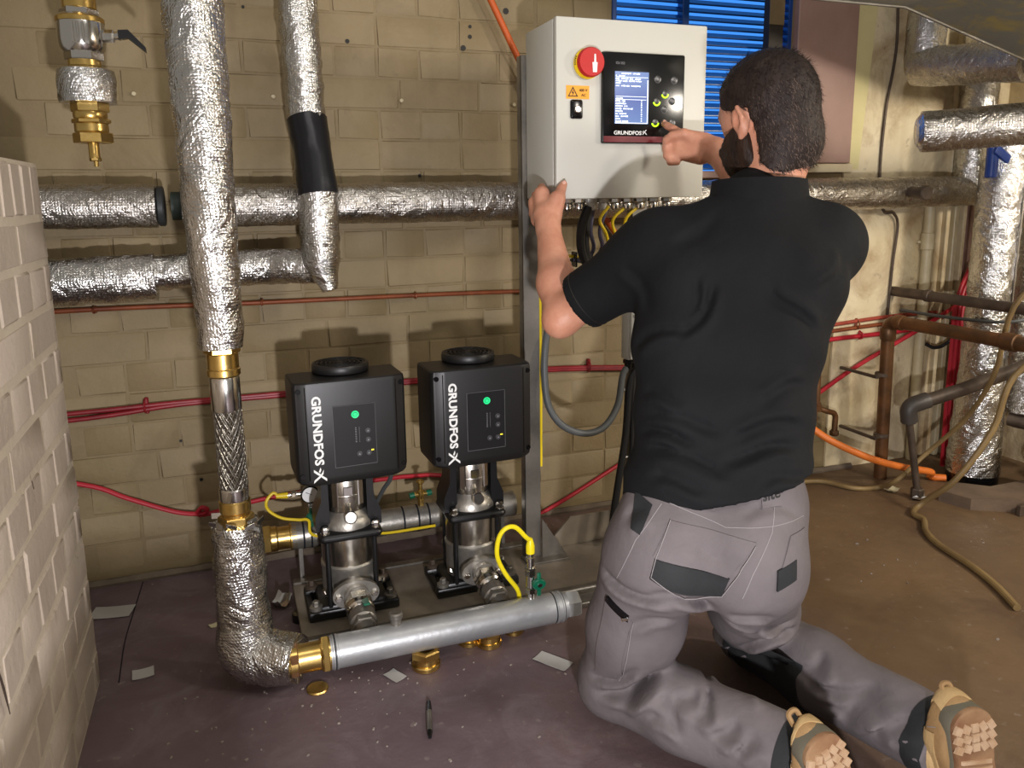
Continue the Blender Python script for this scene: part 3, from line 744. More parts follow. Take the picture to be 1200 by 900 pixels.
# discharge manifold in front
MY, MZ = 1.600, .0755
t = thing('front_manifold', 'round grey steel manifold pipe low in front of both pumps', 'manifold', (.38, MY, .04))
mb = MB(); mb.cyl((.14, MY, MZ), (.69, MY, MZ), .036, 40)
for x in (.146, .154, .672, .684): mb.lathe([(.0355, -.003), (.0375, -.0015), (.0375, .0015), (.0355, .003)], (x, MY, MZ), (1, 0, 0), 40, False)
obj('pipe', mb, 'galv', t)
mb = MB(); mb.cyl((.664, MY, MZ), (.667, MY, MZ), .0363, 40); mb.cyl((.685, MY, MZ), (.688, MY, MZ), .0363, 40); mb.cyl((.148, MY, MZ), (.151, MY, MZ), .0363, 40); obj('groove', mb, 'dark_gap', t)
mb = MB(); mb.hexn((.697, MY, MZ), (.733, MY, MZ), .033, .004); mb.cyl((.69, MY, MZ), (.70, MY, MZ), .030, 24); obj('end_plug', mb, 'galv', t)
mb = MB(); mb.lathe([(.032, .052), (.036, .056), (.036, .070), (.031, .072), (.031, .118), (.035, .122), (.035, .140), (.030, .143)], (0, MY, MZ), (1, 0, 0), 32); mb.hexn((.122, MY, MZ), (.137, MY, MZ), .041); obj('union', mb, 'brass', t)
mb = MB(); mb.hexn((.055, MY, MZ), (.072, MY, MZ), .040); obj('union_nut', mb, 'copper', t)
mb = MB(); mb.cyl((.288, MY+.004, .105), (.288, MY+.004, .128), .0125, 20); mb.cyl((.288, MY+.004, .124), (.288, MY+.004, .140), .0155, 20, bev=.003); obj('stub_plug', mb, 'dull_steel', t)
# gauge valve and sensor on the manifold
VX, VY = .612, MY+.004
mb = MB(); mb.cyl((VX, VY, .105), (VX, VY, .132), .010, 16); mb.hexn((VX, VY, .128), (VX, VY, .146), .0135); mb.cyl((VX, VY, .146), (VX, VY, .186), .011, 18, bev=.002); mb.hexn((VX, VY, .184), (VX, VY, .206), .0135); mb.hexn((VX, VY, .205), (VX, VY, .212), .015); obj('gauge_valve', mb, 'chrome', t)
mb = MB(); mb.box((VX+.014, VY-.018, .164), (.010, .005, .074), .002, 2); mb.cyl((VX+.014, VY-.010, .164), (VX+.014, VY-.024, .164), .017, 24, bev=.003)
lev = obj('lever', mb, 'green_plastic', t, 'green butterfly lever')
mb = MB(); mb.cyl((VX+.014, VY-.022, .164), (VX+.014, VY-.027, .164), .006, 14); obj('lever_screw', mb, 'chrome', lev)
mb = MB(); mb.lathe([(.009, .21), (.009, .23), (.0115, .232), (.0115, .243), (.008, .246), (.008, .256)], (VX, VY, 0), n=18); obj('pressure_sensor', mb, 'chrome', t)
mb = MB(); mb.lathe([(.0075, .254), (.0105, .257), (.0105, .28), (.008, .292), (.0055, .303)], (VX, VY, 0), n=18); pl = obj('sensor_plug', mb, 'yellow_bright', t, 'bright yellow cable plug')
mb = MB(); mb.tube([(VX, VY, .258), (0.601, 1.600, 0.267), (0.574, 1.600, 0.297), (0.549, 1.600, 0.297), (0.534, 1.605, 0.272), (0.532, 1.610, 0.227), (0.554, 1.620, 0.176), (0.587, 1.630, 0.125), (0.597, 1.640, 0.089)], .0055, 10); obj('sensor_cable', mb, 'yellow_bright', pl)
for o in kids(t):
    if o.name.split('.')[0] in ('gauge_valve', 'lever', 'pressure_sensor', 'sensor_plug'):
        for o2 in [o]+kids(o):
            if o2.name.split('.')[0] == 'sensor_cable': continue
            for v in o2.data.vertices: v.co.z = .105+(v.co.z+.04-.105)*.79-.04
# spout joining each pump to the manifold
for ax, lab in ((.226, 'short nickel union with green lever joining the left pump to the manifold'), (.548, 'short nickel union joining the right pump to the manifold')):
    t = thing('check_valve', lab, 'fitting', (ax, 1.70, .06))
    a = Vector((ax, 1.778, .106)); b = Vector((ax+.0, MY+.034, .082)); d = (b-a)
    def seg(f0, f1): return a+d*f0, a+d*f1
    mb = MB(); mb.cyl(*seg(0, .2), .026, 24); mb.hexn(*seg(.14, .30), .033); mb.lathe([(.030, 0), (.0335, .004), (.0335, .018), (.030, .022)], a+d*.32, d, 28); mb.cyl(*seg(.3, .62), .027, 24); obj('union', mb, 'chrome', t)
    mb = MB(); mb.lathe([(.028, 0), (.0315, .004), (.0315, .030), (.028, .034)], a+d*.52, d, 28); mb.hexn(*seg(.72, .86), .031); mb.cyl(*seg(.8, 1.02), .025, 24); obj('valve_body', mb, 'dull_steel', t)
    if ax < .4:
        mb = MB(); mb.box(a+d*.55+Vector((.010, .0, .034)), (.016, .045, .006), .002, 1, Matrix.Rotation(-.16, 3, 'X')); obj('lever', mb, 'green_plastic', t, 'green lever')
    else:
        mb = MB(); mb.box(a+d*.45+Vector((.022, 0, .024)), (.008, .05, .008), .002, 1); obj('lever', mb, 'gloss_black', t)
# suction manifold behind
RY, RZ = 2.08, .150
t = thing('rear_manifold', 'grey manifold pipe running level behind the pumps', 'manifold', (.3, RY, .11))
mb = MB(); mb.cyl((.10, RY, RZ), (.74, RY, RZ), .037, 36); obj('pipe', mb, 'cast', t)
mb = MB()
for x in (.128, .148, .402, .444, .475): mb.cyl((x, RY, RZ), (x+.005, RY, RZ), .0376, 36)
obj('groove', mb, 'dark_gap', t)
mb = MB(); mb.lathe([(.030, .042), (.034, .046), (.034, .06), (.031, .064), (.031, .094), (.037, .096), (.037, .112), (.033, .114)], (0, RY, RZ), (1, 0, 0), 32); mb.hexn((.026, RY, RZ), (.046, RY, RZ), .040); obj('union', mb, 'brass', t)
mb = MB()
for ax in (.226, .548): mb.cyl((ax, RY-.02, RZ-.012), (ax, 1.975, .108), .026, 20)
obj('branch', mb, 'cast', t)
for x in (.12, .70):
    mb = MB(); mb.box2((x-.006, RY-.02, .033 if x < .9 else 0), (x+.006, RY+.02, .125), .001, 1); obj('stand', mb, 'dull_steel', t)
# gauge, green valve and yellow sensor lead on the rear manifold
t = thing('pressure_gauge', 'small round pressure gauge with green valve tucked behind the left pump', 'gauge', (.152, 2.06, .185))
GX, GY = .152, 2.055
mb = MB(); mb.lathe([(.022, 0), (.024, .003), (.024, .018), (.0215, .020)], (GX, GY, .278), (0, -1, 0), 28); obj('case', mb, 'gloss_black', t)
mb = MB(); mb.lathe([(.0205, .0195), (.0205, .0204)], (GX, GY, .278), (0, -1, 0), 28); dial = obj('dial', mb, 'white_print', t)
mb = MB(); mb.box((GX-.003, GY-.0208, .282), (.018, .0006, .0015), 0, rot=Matrix.Rotation(.5, 3, 'Y')); obj('needle', mb, 'ink', dial)
mb = MB(); mb.cyl((GX, GY+.01, .185), (GX, GY, .256), .009, 14); mb.hexn((GX, GY, .238), (GX, GY, .252), .012); obj('stem', mb, 'chrome', t)
mb = MB(); mb.box((GX, GY-.018, .214), (.009, .005, .055), .002, 1); mb.cyl((GX, GY-.01, .213), (GX, GY-.024, .213), .015, 20, bev=.003); obj('lever', mb, 'green_plastic', t, 'green lever')
mb = MB(); mb.cyl((GX-.022, GY, .278), (GX-.040, GY, .278), .007, 12); mb.hexn((GX-.034, GY, .278), (GX-.048, GY, .278), .009); mb.cyl((GX-.048, GY, .278), (GX-.058, GY, .278), .006, 12); obj('pressure_sensor', mb, 'chrome', t)
mb = MB(); mb.cyl((GX-.056, GY, .278), (GX-.086, GY, .280), .0085, 14, .0065); pl = obj('sensor_plug', mb, 'yellow', t)
mb = MB(); mb.tube([(GX-.080, GY, .280), (0.059, 2.055, 0.289), (0.041, 2.050, 0.270), (0.045, 2.050, 0.245), (0.076, 2.040, 0.223), (0.118, 2.030, 0.215), (0.143, 2.020, 0.213), (0.157, 2.000, 0.176), (.30, 2.03, .16), (0.342, 2.030, 0.140), (0.488, 2.030, 0.139)], .004, 8); obj('sensor_cable', mb, 'yellow', pl)
t = thing('vent_cock', 'little brass cock with two green handles on the rear manifold between the pumps', 'valve', (.458, 2.08, .187))
VX = .460
mb = MB(); mb.cyl((VX, RY, .183), (VX, RY, .205), .009, 14); mb.lathe([(.007, .2), (.010, .208), (.010, .228), (.006, .232), (.006, .25)], (VX, RY, 0), n=16); mb.cyl((VX-.018, RY, .219), (VX+.018, RY, .219), .007, 12); obj('body', mb, 'brass', t)
mb = MB(); mb.cyl((VX-.032, RY, .217), (VX-.018, RY, .219), .009, 12); mb.cyl((VX+.018, RY, .219), (VX+.032, RY, .221), .009, 12); obj('handle', mb, 'green_plastic', t)
mb = MB(); mb.sphere((VX, RY, .256), .012, 14, (1, 1, .6)); obj('cap', mb, 'brass', t)
mb = MB(); mb.tube([(.342, 1.91, .418), (0.354, 1.950, 0.332), (0.339, 1.990, 0.282), (0.326, 2.040, 0.221), (.335, 2.05, .185)], .006, 10)
fl = obj('sheathed_lead', mb, 'grey_cable', None, 'grey sheathed lead running down behind the left pump box with two black ties', 'cable')
# brass unions standing on the floor below the front manifold
def floor_union(x, y, s, label, rz=0):
    t = thing('brass_union', label, 'fitting', (x, y, 0), 'brass unions on the floor'); del t['group']
    mb = MB(); mb.lathe([(.034*s, 0), (.036*s, .002), (.036*s, .010), (.033*s, .012)], (x, y, 0), n=28); mb.lathe([(.030*s, .012), (.030*s, .032)], (x, y, 0), n=28, cap=False); obj('collar', mb, 'brass', t)
    mb = MB(); mb.lathe([(.035*s, .026), (.038*s, .029), (.038*s, .043), (.035*s, .046), (.025*s, .046), (.025*s, .030)], (x, y, 0), n=6, ph=rz); obj('hex_nut', mb, 'brass', t, 'hexagonal brass nut')
floor_union(.350, 1.590, .92, 'brass hex union on the floor under the middle of the front manifold', .3)
floor_union(.512, 1.625, .85, 'brass hex union half hidden under the right half of the front manifold', .1)
floor_union(.470, 1.650, .8, 'brass union behind the front manifold, left of the right pump spout', .7)
floor_union(.585, 1.655, .72, 'rightmost brass union peeping out under the front manifold', .5)
mb = MB(); mb.lathe([(.0, 0), (.022, 0), (.024, .003), (.022, .006), (.014, .007)], (.108, 1.590, 0), n=24); obj('brass_washer', mb, 'brass', None, 'thin brass ring on the floor beneath the left end of the front manifold', 'washer')

# ------------------------------------------------------------------ control cabinet
CX0, CX1, CZ0, CZ1, CF, CB = .740, 1.141, 1.043, 1.452, 1.740, 1.94
t = thing('control_cabinet', 'pale grey wall-height control cabinet with red switch and lit screen, held by the man', 'cabinet', ((CX0+CX1)/2, CB, CZ0))
t['label'] = 'pale grey control cabinet with red switch and lit screen, held by the man'
mb = MB(); mb.box2((CX0, CF+.024, CZ0), (CX1, CB, CZ1), .004, 2); obj('body', mb, 'cabinet', t)
mb = MB(); mb.box2((CX0+.004, CF+.016, CZ0+.004), (CX1-.004, CF+.026, CZ1-.004)); obj('gasket', mb, 'dull_steel', t)
mb = MB(); mb.box2((CX0-.001, CF, CZ0-.001), (CX1+.001, CF+.019, CZ1+.001), .004, 2); door = obj('door', mb, 'cabinet', t)
# main switch
sx, sz = .819, 1.352
mb = MB(); mb.cyl((sx-.003, CF, sz-.001), (sx-.003, CF-.010, sz-.001), .0345, 36, bev=.002); sw = obj('main_switch', mb, 'yellow_switch', door, 'red and yellow rotary main switch')
mb = MB(); mb.lathe([(.0335, .008), (.0335, .018), (.031, .022), (.0, .022)], (sx+.001, CF, sz+.001), (0, -1, 0), 36); obj('knob', mb, 'red_switch', sw)
mb = MB(); mb.prism([(sx+.003, sz-.022), (sx+.013, sz-.022), (sx+.0145, sz), (sx+.011, sz), (sx+.010, sz+.018), (sx+.0065, sz+.018), (sx+.006, sz), (sx+.0015, sz)], -.0015, (0, CF-.0215, 0)); obj('knob_mark', mb, 'white_print', sw, 'white pointer mark')
mb = MB()
for k in range(5): a = 2.75+k*.13; mb.box((sx-.003+.0333*math.cos(a), CF-.0095, sz+.0333*math.sin(a)), (.003, .0016, .0022), 0, rot=Matrix.Rotation(-a, 3, 'Y'))
obj('rim_print', mb, 'ink', sw)
# warning sticker
mb = MB(); mb.box2((.764, CF-.0008, 1.272), (.823, CF+.001, 1.302)); st = obj('warning_sticker', mb, 'sticker', door, 'orange sticker with a shock triangle and 400 V AC')
def tri(c, s, w):
    b = MB(); P = [(0, .577*s), (-.5*s, -.289*s), (.5*s, -.289*s)]; Q = [(x*(1-w), z*(1-w)) for x, z in P]
    for i in range(3):
        k = (i+1) % 3; b.prism([P[i], P[k], Q[k], Q[i]], -.0005, (c[0], CF-.0008, c[1]))
    return b
tm = tri((.781, 1.2845), .026, .28); tm.prism([(.001, .0085), (-.0035, .0005), (-.0002, .001), (-.002, -.006), (.0035, .0022), (.0004, .0018)], -.0005, (.781, CF-.0008, 1.2843)); obj('triangle_print', tm, 'ink', st)
obj('sticker_text', text_mb('400 V', .0088, (.797, CF-.0012, 1.2912), (1, 0, 0), (0, 0, 1), .0003, .0001), 'ink', st)
obj('sticker_text', text_mb('AC', .0088, (.8025, CF-.0012, 1.2805), (1, 0, 0), (0, 0, 1), .0003, .0001), 'ink', st)
# lock
mb = MB(); mb.box2((.774, CF-.006, 1.227), (.805, CF+.002, 1.270), .005, 3); lk = obj('lock', mb, 'gloss_black', door)
mb = MB(); mb.lathe([(.0085, .005), (.0085, .009), (.0065, .011), (0, .011)], (.790, CF, 1.248), (0, -1, 0), 20); obj('lock_barrel', mb, 'chrome', lk)
# operator panel
mb = MB(); mb.box2((.853, CF-.012, 1.171), (1.074, CF+.002, 1.380), .004, 2); op = obj('operator_panel', mb, 'gloss_black', door, 'black operator panel with blue lit screen')
mb = MB(); mb.box2((.856, CF-.0126, 1.174), (1.071, CF-.011, 1.188)); obj('panel_strip', mb, 'maroon', op, 'dark red strip')
def screen_mat():
    q = NT('lit_screen'); q.color('#000000'); g = q.node('ShaderNodeSeparateXYZ'); q.link(q.tc.outputs['Generated'], g.inputs[0])
    q.set(Emission_Color=q.ramp(g.outputs['Z'], [(0, '#6d97e0'), (.45, '#3f66c4'), (1, '#6a94de')]), Emission_Strength=.75, Roughness=.3); return q.m
mb = MB(); mb.box2((.884, CF-.0130, 1.217), (.974, CF-.0115, 1.336)); scr = obj('screen', mb, screen_mat(), op, 'glowing blue screen')
M['screen_white'] = emit('screen_white', '#e4eefc', .85)
mb = MB(); rnd = random.Random(4)
def line(x0, z, words, h=.0036):
    x = x0
    for wl in words:
        k = max(1, int(wl/.0032))
        for i in range(k): mb.box((x+(i+.4)*.0032, CF-.0133, z+rnd.uniform(-.0003, .0003)), (.0025, .0005, h*rnd.choice((.62, .8, 1.0))))
        x += wl+.0022
line(.901, 1.3315, (.028, .022)); line(.886, 1.326, (.006, .019))
for z, ws in ((1.3195, (.012, .02, .012, .019)), (1.3145, (.016, .014, .016, .018)), (1.3095, (.014,)), (1.3035, (.012, .024, .026))): line(.886, z, ws)
for i, ws in enumerate(((.022,), (.014, .012), (.03,), (.02, .010), (.018, .026), (.022,), (.008, .02), (.012, .022), (.014,), (.016, .018))): line(.886, 1.2745-i*.0058, ws)
for i in range(10): line(.954, 1.2705-i*.0052, (.0035,))
mb.box((.927, CF-.0132, 1.2795), (.082, .0006, .0009)); mb.box((.927, CF-.0132, 1.2725), (.082, .0006, .0009)); mb.box((.9715, CF-.0132, 1.268), (.0022, .0006, .10)); mb.box((.928, CF-.0132, 1.2185), (.086, .0006, .0016)); mb.box((.930, CF-.0132, 1.3235), (.084, .0006, .0009))
obj('screen_lines', mb, 'screen_white', scr)
def ring(mb, x, z, r, a0, a1, wd=.0016, d=.0004):
    P = [(x+r*math.cos(a), CF-.0124, z+r*math.sin(a)) for a in np.linspace(a0, a1, 14)]; mb.tube(P, wd/2, 5, False)
for bx, bz, lit, mk in ((.9985, 1.322, 0, 'i'), (1.044, 1.3215, 0, '?'), (1.0195, 1.2885, 1, 'u'), (.997, 1.270, 1, 'd'), (1.040, 1.272, 0, '+'), (1.018, 1.2525, 0, '-'), (.994, 1.221, 1, 'd'), (1.0185, 1.2215, 0, 'o'), (1.041, 1.2215, 0, 'i')):
    mb = MB(); mb.lathe([(.0085, .012), (.0085, .0125), (.0075, .0128)], (bx, CF, bz), (0, -1, 0), 20); b = obj('button', mb, 'panel_black', op)
    mb = MB()
    if lit:
        for r in (.0095, .0085, .0075): ring(mb, bx, bz, r, PI*1.06, PI*1.98, .0022)
        obj('button_light', mb, 'led_lime', b, 'lit yellow-green crescent')
        mb = MB(); ring(mb, bx, bz+.001, .0035, -.6, PI+.6, .001); obj('button_mark', mb, 'grey_print', b)
    else:
        ring(mb, bx, bz, .0088, PI*.9, PI*2.1, .0008)
        if mk == '+': mb.box((bx, CF-.0130, bz), (.008, .0006, .0018)); mb.box((bx, CF-.0130, bz), (.0018, .0006, .008))
        elif mk == '-': mb.box((bx, CF-.0130, bz+.002), (.008, .0006, .0018))
        elif mk == '?': mb.tube([(bx-.002, CF-.013, bz+.003), (bx+.001, CF-.013, bz+.0045), (bx+.002, CF-.013, bz+.002), (bx, CF-.013, bz-.001), (bx, CF-.013, bz-.003)], .0006, 5)
        else: mb.box((bx, CF-.0130, bz), (.003, .0006, .006))
        obj('button_mark', mb, 'grey_print', b)
obj('maker_lettering', text_mb('GRUNDFOS', .0125, (.882, CF-.0126, 1.1955), (1, 0, 0), (0, 0, 1), .0004, .0002, sx=1.12), 'white_print', op)
obj('maker_logo', logo_mb((.965, CF-.0126, 1.1975), (1, 0, 0), (0, 0, 1), .012), 'white_print', op)
obj('model_text', text_mb('CU 352', .0075, (.886, CF-.0126, 1.3545), (1, 0, 0), (0, 0, 1), .0003, 0), 'grey_print', op)
# glands under the cabinet
for i, x in enumerate((.790, .822, .856, .888, .922, .956, .992, 1.03, 1.07)):
    for row in range(2):
        y = CF+.055+row*.06
        mb = MB(); mb.hexn((x, y, CZ0), (x, y, CZ0-.012), .014); mb.lathe([(.0105, .012), (.0115, .016), (.0105, .026), (.007, .030)], (x, y, CZ0), (0, 0, -1), 18); obj('cable_gland', mb, 'box_grey' if i in (2, 3) else 'chrome', t)
# cables dropping from the glands
def cable(name, pts, r, mat, label, cat='cable', n=10):
    mb = MB(); mb.tube([p for p in pts], r, n); return obj(name, mb, mat, None, label, cat)
g1 = CF+.055
cable('power_cable', [(.850, g1, CZ0-.02), (0.833, 1.800, 0.975), (0.836, 1.810, 0.921), (0.862, 1.830, 0.875), (0.924, 1.870, 0.824), (.985, 1.93, .83), (1.035, 1.95, .74)], .0115, 'black_cable', 'thick black cable hanging from the cabinet, left of the pair')
cable('power_cable', [(.864, g1+.03, CZ0-.02), (0.859, 1.830, 0.979), (0.862, 1.840, 0.918), (0.891, 1.860, 0.867), (0.951, 1.890, 0.812), (1.0, 1.94, .82), (1.045, 1.95, .74)], .0105, 'black_cable', 'thick black cable hanging from the cabinet, right of the pair')
cable('signal_cable', [(.892, g1+.06, CZ0-.02), (0.886, 1.860, 0.960), (0.905, 1.880, 0.915), (0.895, 1.900, 0.884), (0.864, 1.920, 0.880)], .0055, 'blue_cable', 'violet-grey cable curling back left under the cabinet', n=8)
cable('signal_cable', [(.900, g1, CZ0-.02), (0.893, 1.820, 0.962), (0.915, 1.850, 0.920), (0.915, 1.880, 0.892), (0.905, 1.910, 0.881)], .0055, 'blue_cable', 'violet-grey cable hanging right of the black pair under the cabinet', n=8)
cable('sensor_lead', [(.900, g1-.01, CZ0-.02), (0.878, 1.790, 0.989), (0.902, 1.800, 0.951), (0.920, 1.830, 0.906), (0.916, 1.880, 0.878)], .0042, 'yellow', 'leftmost yellow lead dropping from a gland under the cabinet', n=8)
cable('sensor_lead', [(.956, g1, CZ0-.02), (0.919, 1.800, 0.987), (0.937, 1.810, 0.939), (0.960, 1.840, 0.893), (.98, 1.90, .86)], .0042, 'yellow', 'middle yellow lead dropping from a gland under the cabinet', n=8)
cable('sensor_lead', [(.992, g1, CZ0-.02), (0.955, 1.800, 0.987), (0.969, 1.820, 0.927), (1.00, 1.88, .88)], .0042, 'yellow', 'rightmost yellow lead dropping from a gland under the cabinet', n=8)
cable('sensor_lead', [(1.02, 1.92, .885), (0.935, 1.920, 0.877), (0.874, 1.925, 0.888), (0.826, 1.930, 0.896), (0.788, 1.938, 0.909), (.784, 1.955, .93), (.783, 1.958, .80), (.783, 1.958, .50), (.782, 1.958, .3)], .0042, 'yellow', 'yellow lead tied along the post and crossing level under the cabinet', n=8)
cable('sensor_lead', [(1.02, 1.93, .88), (0.940, 1.930, 0.867), (0.879, 1.935, 0.876), (0.831, 1.940, 0.884), (0.796, 1.945, 0.892), (.785, 1.97, .88), (.781, 1.985, .60)], .0042, simple('green_grey_cable', '#4c5a55', .5), 'green-grey lead crossing level under the cabinet beneath the yellow one', n=8)
mb = MB(); x, y, z = (0.868, 1.922, 0.882); mb.box((x, y, z), (.005, .03, .040), .001, 1); obj('cable_tie', mb, 'gloss_black', None, 'black tie binding the level leads under the cabinet', 'cable tie')
# grey junction box and looping cables
JX0, JX1, JY, JZ0, JZ1 = 1.02, 1.098, 1.90, .595, .70
t = thing('junction_box', 'light grey junction box on the second post behind the mans back', 'box', (1.06, 1.94, JZ0))
mb = MB(); mb.box2((JX0, JY, JZ0), (JX1+.03, 1.941, JZ1+.04), .006, 2); obj('case', mb, 'box_grey', t)
mb = MB(); mb.box2((JX0+.004, JY-.012, JZ0+.004), (JX1+.026, JY+.002, JZ1+.036), .005, 2); lid = obj('lid', mb, 'box_grey', t)
mb = MB()
for zz in (JZ0+.018, JZ1+.022): mb.cyl((JX0+.016, JY-.010, zz), (JX0+.016, JY-.0145, zz), .005, 12)
each('lid_screw', mb, 'dull_steel', lid)
for x in (1.035, 1.068):
    mb = MB(); mb.hexn((x, 1.92, JZ0), (x, 1.92, JZ0-.012), .016); mb.cyl((x, 1.92, JZ0-.01), (x, 1.92, JZ0-.03), .013, 16, .010); obj('cable_gland', mb, 'gloss_black', t)
cable('looped_cable', [(1.035, 1.92, JZ0-.02), (1.017, 1.920, 0.549), (0.997, 1.910, 0.467), (0.950, 1.900, 0.412), (0.890, 1.900, 0.400), (0.825, 1.900, 0.429), (0.787, 1.910, 0.486), (0.779, 1.920, 0.571), (0.786, 1.930, 0.651), (.80, 1.945, .72), (.80, 1.955, .9)], .0098, 'grey_cable', 'dark grey cable hanging in a wide loop between the two posts', n=12)
cable('hanging_cable', [(1.068, 1.92, JZ0-.02), (1.042, 1.925, 0.521), (1.034, 1.930, 0.369), (1.008, 1.925, 0.219), (0.991, 1.920, 0.113), (0.997, 1.915, 0.079), (1.022, 1.915, 0.083), (1.08, 1.93, .11)], .0105, 'black_cable', 'black cable hanging nearly to the floor beside the second post', n=12)
cable('hanging_cable', [(1.078, 1.93, JZ0), (1.056, 1.930, 0.519), (1.054, 1.930, 0.341), (1.045, 1.930, 0.185), (1.035, 1.925, 0.095)], .0075, 'black_cable', 'thinner black cable hanging straight behind the longer black loop', n=10)

# ------------------------------------------------------------------ right hand corner: pipes, hoses, kerb, duct
R3 = 'foil'
t = thing('lagged_pipe', 'foil-lagged elbow pipe dropping from above and turning, upper right corner', 'pipe', (2.28, 2.2, 1.4))
obj('lagging', foil_mb([(2.335, 2.2, 1.95), (2.325, 2.2, 1.48)], .062, a=.003, s=70), 'foil', t)
obj('lagging', foil_mb([(2.31, 2.215, 1.475), (2.345, 2.05, 1.46), (2.385, 1.86, 1.445)], [.064, .066, .064], a=.003, s=72), 'foil_dull', t)
obj('lagging', foil_mb([(2.375, 1.9, 1.447), (2.62, 1.93, 1.43)], [.058, .05], a=.003, s=73), 'foil_dull', t)
t = thing('lagged_pipe', 'foil-lagged branch with a rounded closed end pointing left at the upper right', 'pipe', (1.98, 1.68, 1.16))
obj('lagging', foil_mb([(1.872, 1.762, 1.2132), (1.90, 1.74, 1.215), (2.2, 1.52, 1.235), (2.5, 1.30, 1.25)], .0565, a=.002, f=14, s=75), 'foil_dull', t)
obj('end_seam', foil_mb([(1.862, 1.769, 1.2126), (1.873, 1.761, 1.2133)], [.038, .0545], a=.004, s=77), 'foil', t)
t = thing('lagged_riser', 'tall foil-lagged riser behind the wall pipe end at right', 'pipe', (2.60, 2.2, 1.0))
obj('lagging', foil_mb([(2.60, 2.2, 1.06), (2.595, 2.2, 1.9)], .062, a=.004, s=80), 'foil', t)
t = thing('lagged_riser', 'bright foil-lagged riser standing on the floor by the red cables at right', 'pipe', (2.5, 2.0, 0))
obj('lagging', foil_mb([(2.50, 2.0, .04), (2.50, 2.0, .10), (2.50, 2.0, .6), (2.505, 2.0, 1.28)], [.088, .084, .076, .073, .073, .073, .073, .073, .073], a=.005, s=82), 'foil', t)
mb = MB(); mb.cyl((2.5, 2.0, 0), (2.5, 2.0, .06), .085, 28); obj('dark_foot', mb, 'gloss_black', t)
mb = MB(); mb.tube(dense([(2.513, 1.928, .06), (2.515, 1.926, .7), (2.52, 1.926, 1.27)], .03), .0035, 6, False); obj('foil_seam', mb, 'foil_dull', t)
t = thing('lagged_riser', 'foil-lagged riser at the right picture edge ending in a dark bare pipe', 'pipe', (2.66, 1.98, .2))
obj('lagging', foil_mb([(2.685, 1.96, .26), (2.69, 1.97, .8), (2.69, 1.98, 1.3)], [.086, .084, .08], a=.005, s=85), 'foil', t)
mb = MB(); mb.cyl((2.685, 1.96, .2), (2.685, 1.96, .28), .05, 24); mb.tube(bend([(2.62, 1.97, .235), (2.66, 1.88, .225), (2.80, 1.84, .20)], .03), .028, 14, False); obj('bare_pipe', mb, 'iron', t)
t = thing('valve_handle', 'small blue valve handle between the foil risers at right', 'valve', (2.44, 1.98, 1.09))
mb = MB(); mb.cyl((2.405, 1.965, 1.09), (2.405, 1.965, 1.19), .019, 16, bev=.003); obj('stem', mb, 'blue_handle', t)
mb = MB(); mb.box((2.422, 1.945, 1.165), (.075, .012, .03), .004, 2, Matrix.Rotation(.5, 3, 'Y')); obj('handle', mb, 'blue_handle', t)
# bare pipes
t = thing('copper_pipe', 'upright brown copper pipe on brackets turning toward the viewer at the top', 'pipe', (2.21, 2.14, 0))
mb = MB(); mb.tube(bend([(2.222, 2.15, -.01), (2.185, 2.13, .598), (2.20, 1.95, .597), (2.23, 1.4, .59)], .035), .0225, 16, False); obj('tube', mb, 'copper', t)
mb = MB(); mb.lathe([(.025, 0), (.027, .003), (.027, .04), (.025, .043)], (2.189, 2.132, .53), (-.06, -.03, 1), 18); mb.lathe([(.025, 0), (.028, .003), (.028, .045), (.025, .048)], (2.213, 1.71, .594), (.05, -1, 0), 18); mb.lathe([(.025, 0), (.027, .003), (.027, .03), (.025, .033)], (2.187, 2.10, .598), (.05, -1, 0), 18); each('collar', mb, 'copper', t)
for z in (.40, .17):
    mb = MB(); x = 2.215-.04*z/.6; mb.box((x-.055, 2.20, z), (.012, .18, .010), .001, 1); mb.box((x-.03, 2.13, z), (.06, .008, .012), .001, 1); mb.lathe([(.0235, 0), (.026, .002), (.026, .012), (.0235, .014)], (x, 2.143, z-.007), n=18); obj('bracket', mb, 'iron', t)
t = thing('iron_pipe', 'dark iron pipe running toward the viewer above the copper one', 'pipe', (2.36, 1.9, .66))
mb = MB(); mb.tube([(2.356, 2.14, .678), (2.37, 1.77, .674), (2.39, 1.35, .67)], .0185, 14, False); obj('tube', mb, 'iron', t)
mb = MB(); mb.lathe([(.020, 0), (.0225, .003), (.0225, .02), (.020, .023)], (2.356, 2.138, .678), (.04, -1, 0), 16); mb.cyl((2.356, 2.14, .678), (2.356, 2.29, .678), .0185, 14); obj('collar', mb, 'iron', t)
t = thing('iron_pipe', 'rising dark pipe with an elbow and a thin leg down to the floor', 'pipe', (2.14, 1.95, 0))
mb = MB(); mb.tube(bend([(2.118, 1.945, .28), (2.108, 1.945, .338), (2.30, 1.90, .39), (2.56, 1.84, .478), (2.8, 1.78, .56)], .04), .0225, 16, False); obj('tube', mb, 'iron', t)
mb = MB(); mb.tube(bend([(2.119, 1.945, .285), (2.108, 1.945, .338), (2.175, 1.93, .357)], .045), [.0275]*6, 16, False); obj('elbow', mb, simple('dark_elbow', '#4b4642', .5, .4), t)
mb = MB(); mb.cyl((2.119, 1.945, .285), (2.178, 1.942, .03), .012, 12); obj('leg', mb, 'iron', t)
mb = MB(); mb.hexn((2.180, 1.942, .0), (2.178, 1.942, .04), .022, .004); obj('floor_socket', mb, 'iron', t)
t = thing('tap', 'old brass tap piping with elbows low on the wall just right of the man', 'tap', (2.0, 2.27, .15))
mb = MB(); mb.tube(bend([(1.985, 2.30, .49), (1.992, 2.25, .49), (1.998, 2.25, .30), (2.0, 2.25, .27)], .025), .010, 12, False); obj('drop_pipe', mb, 'copper', t)
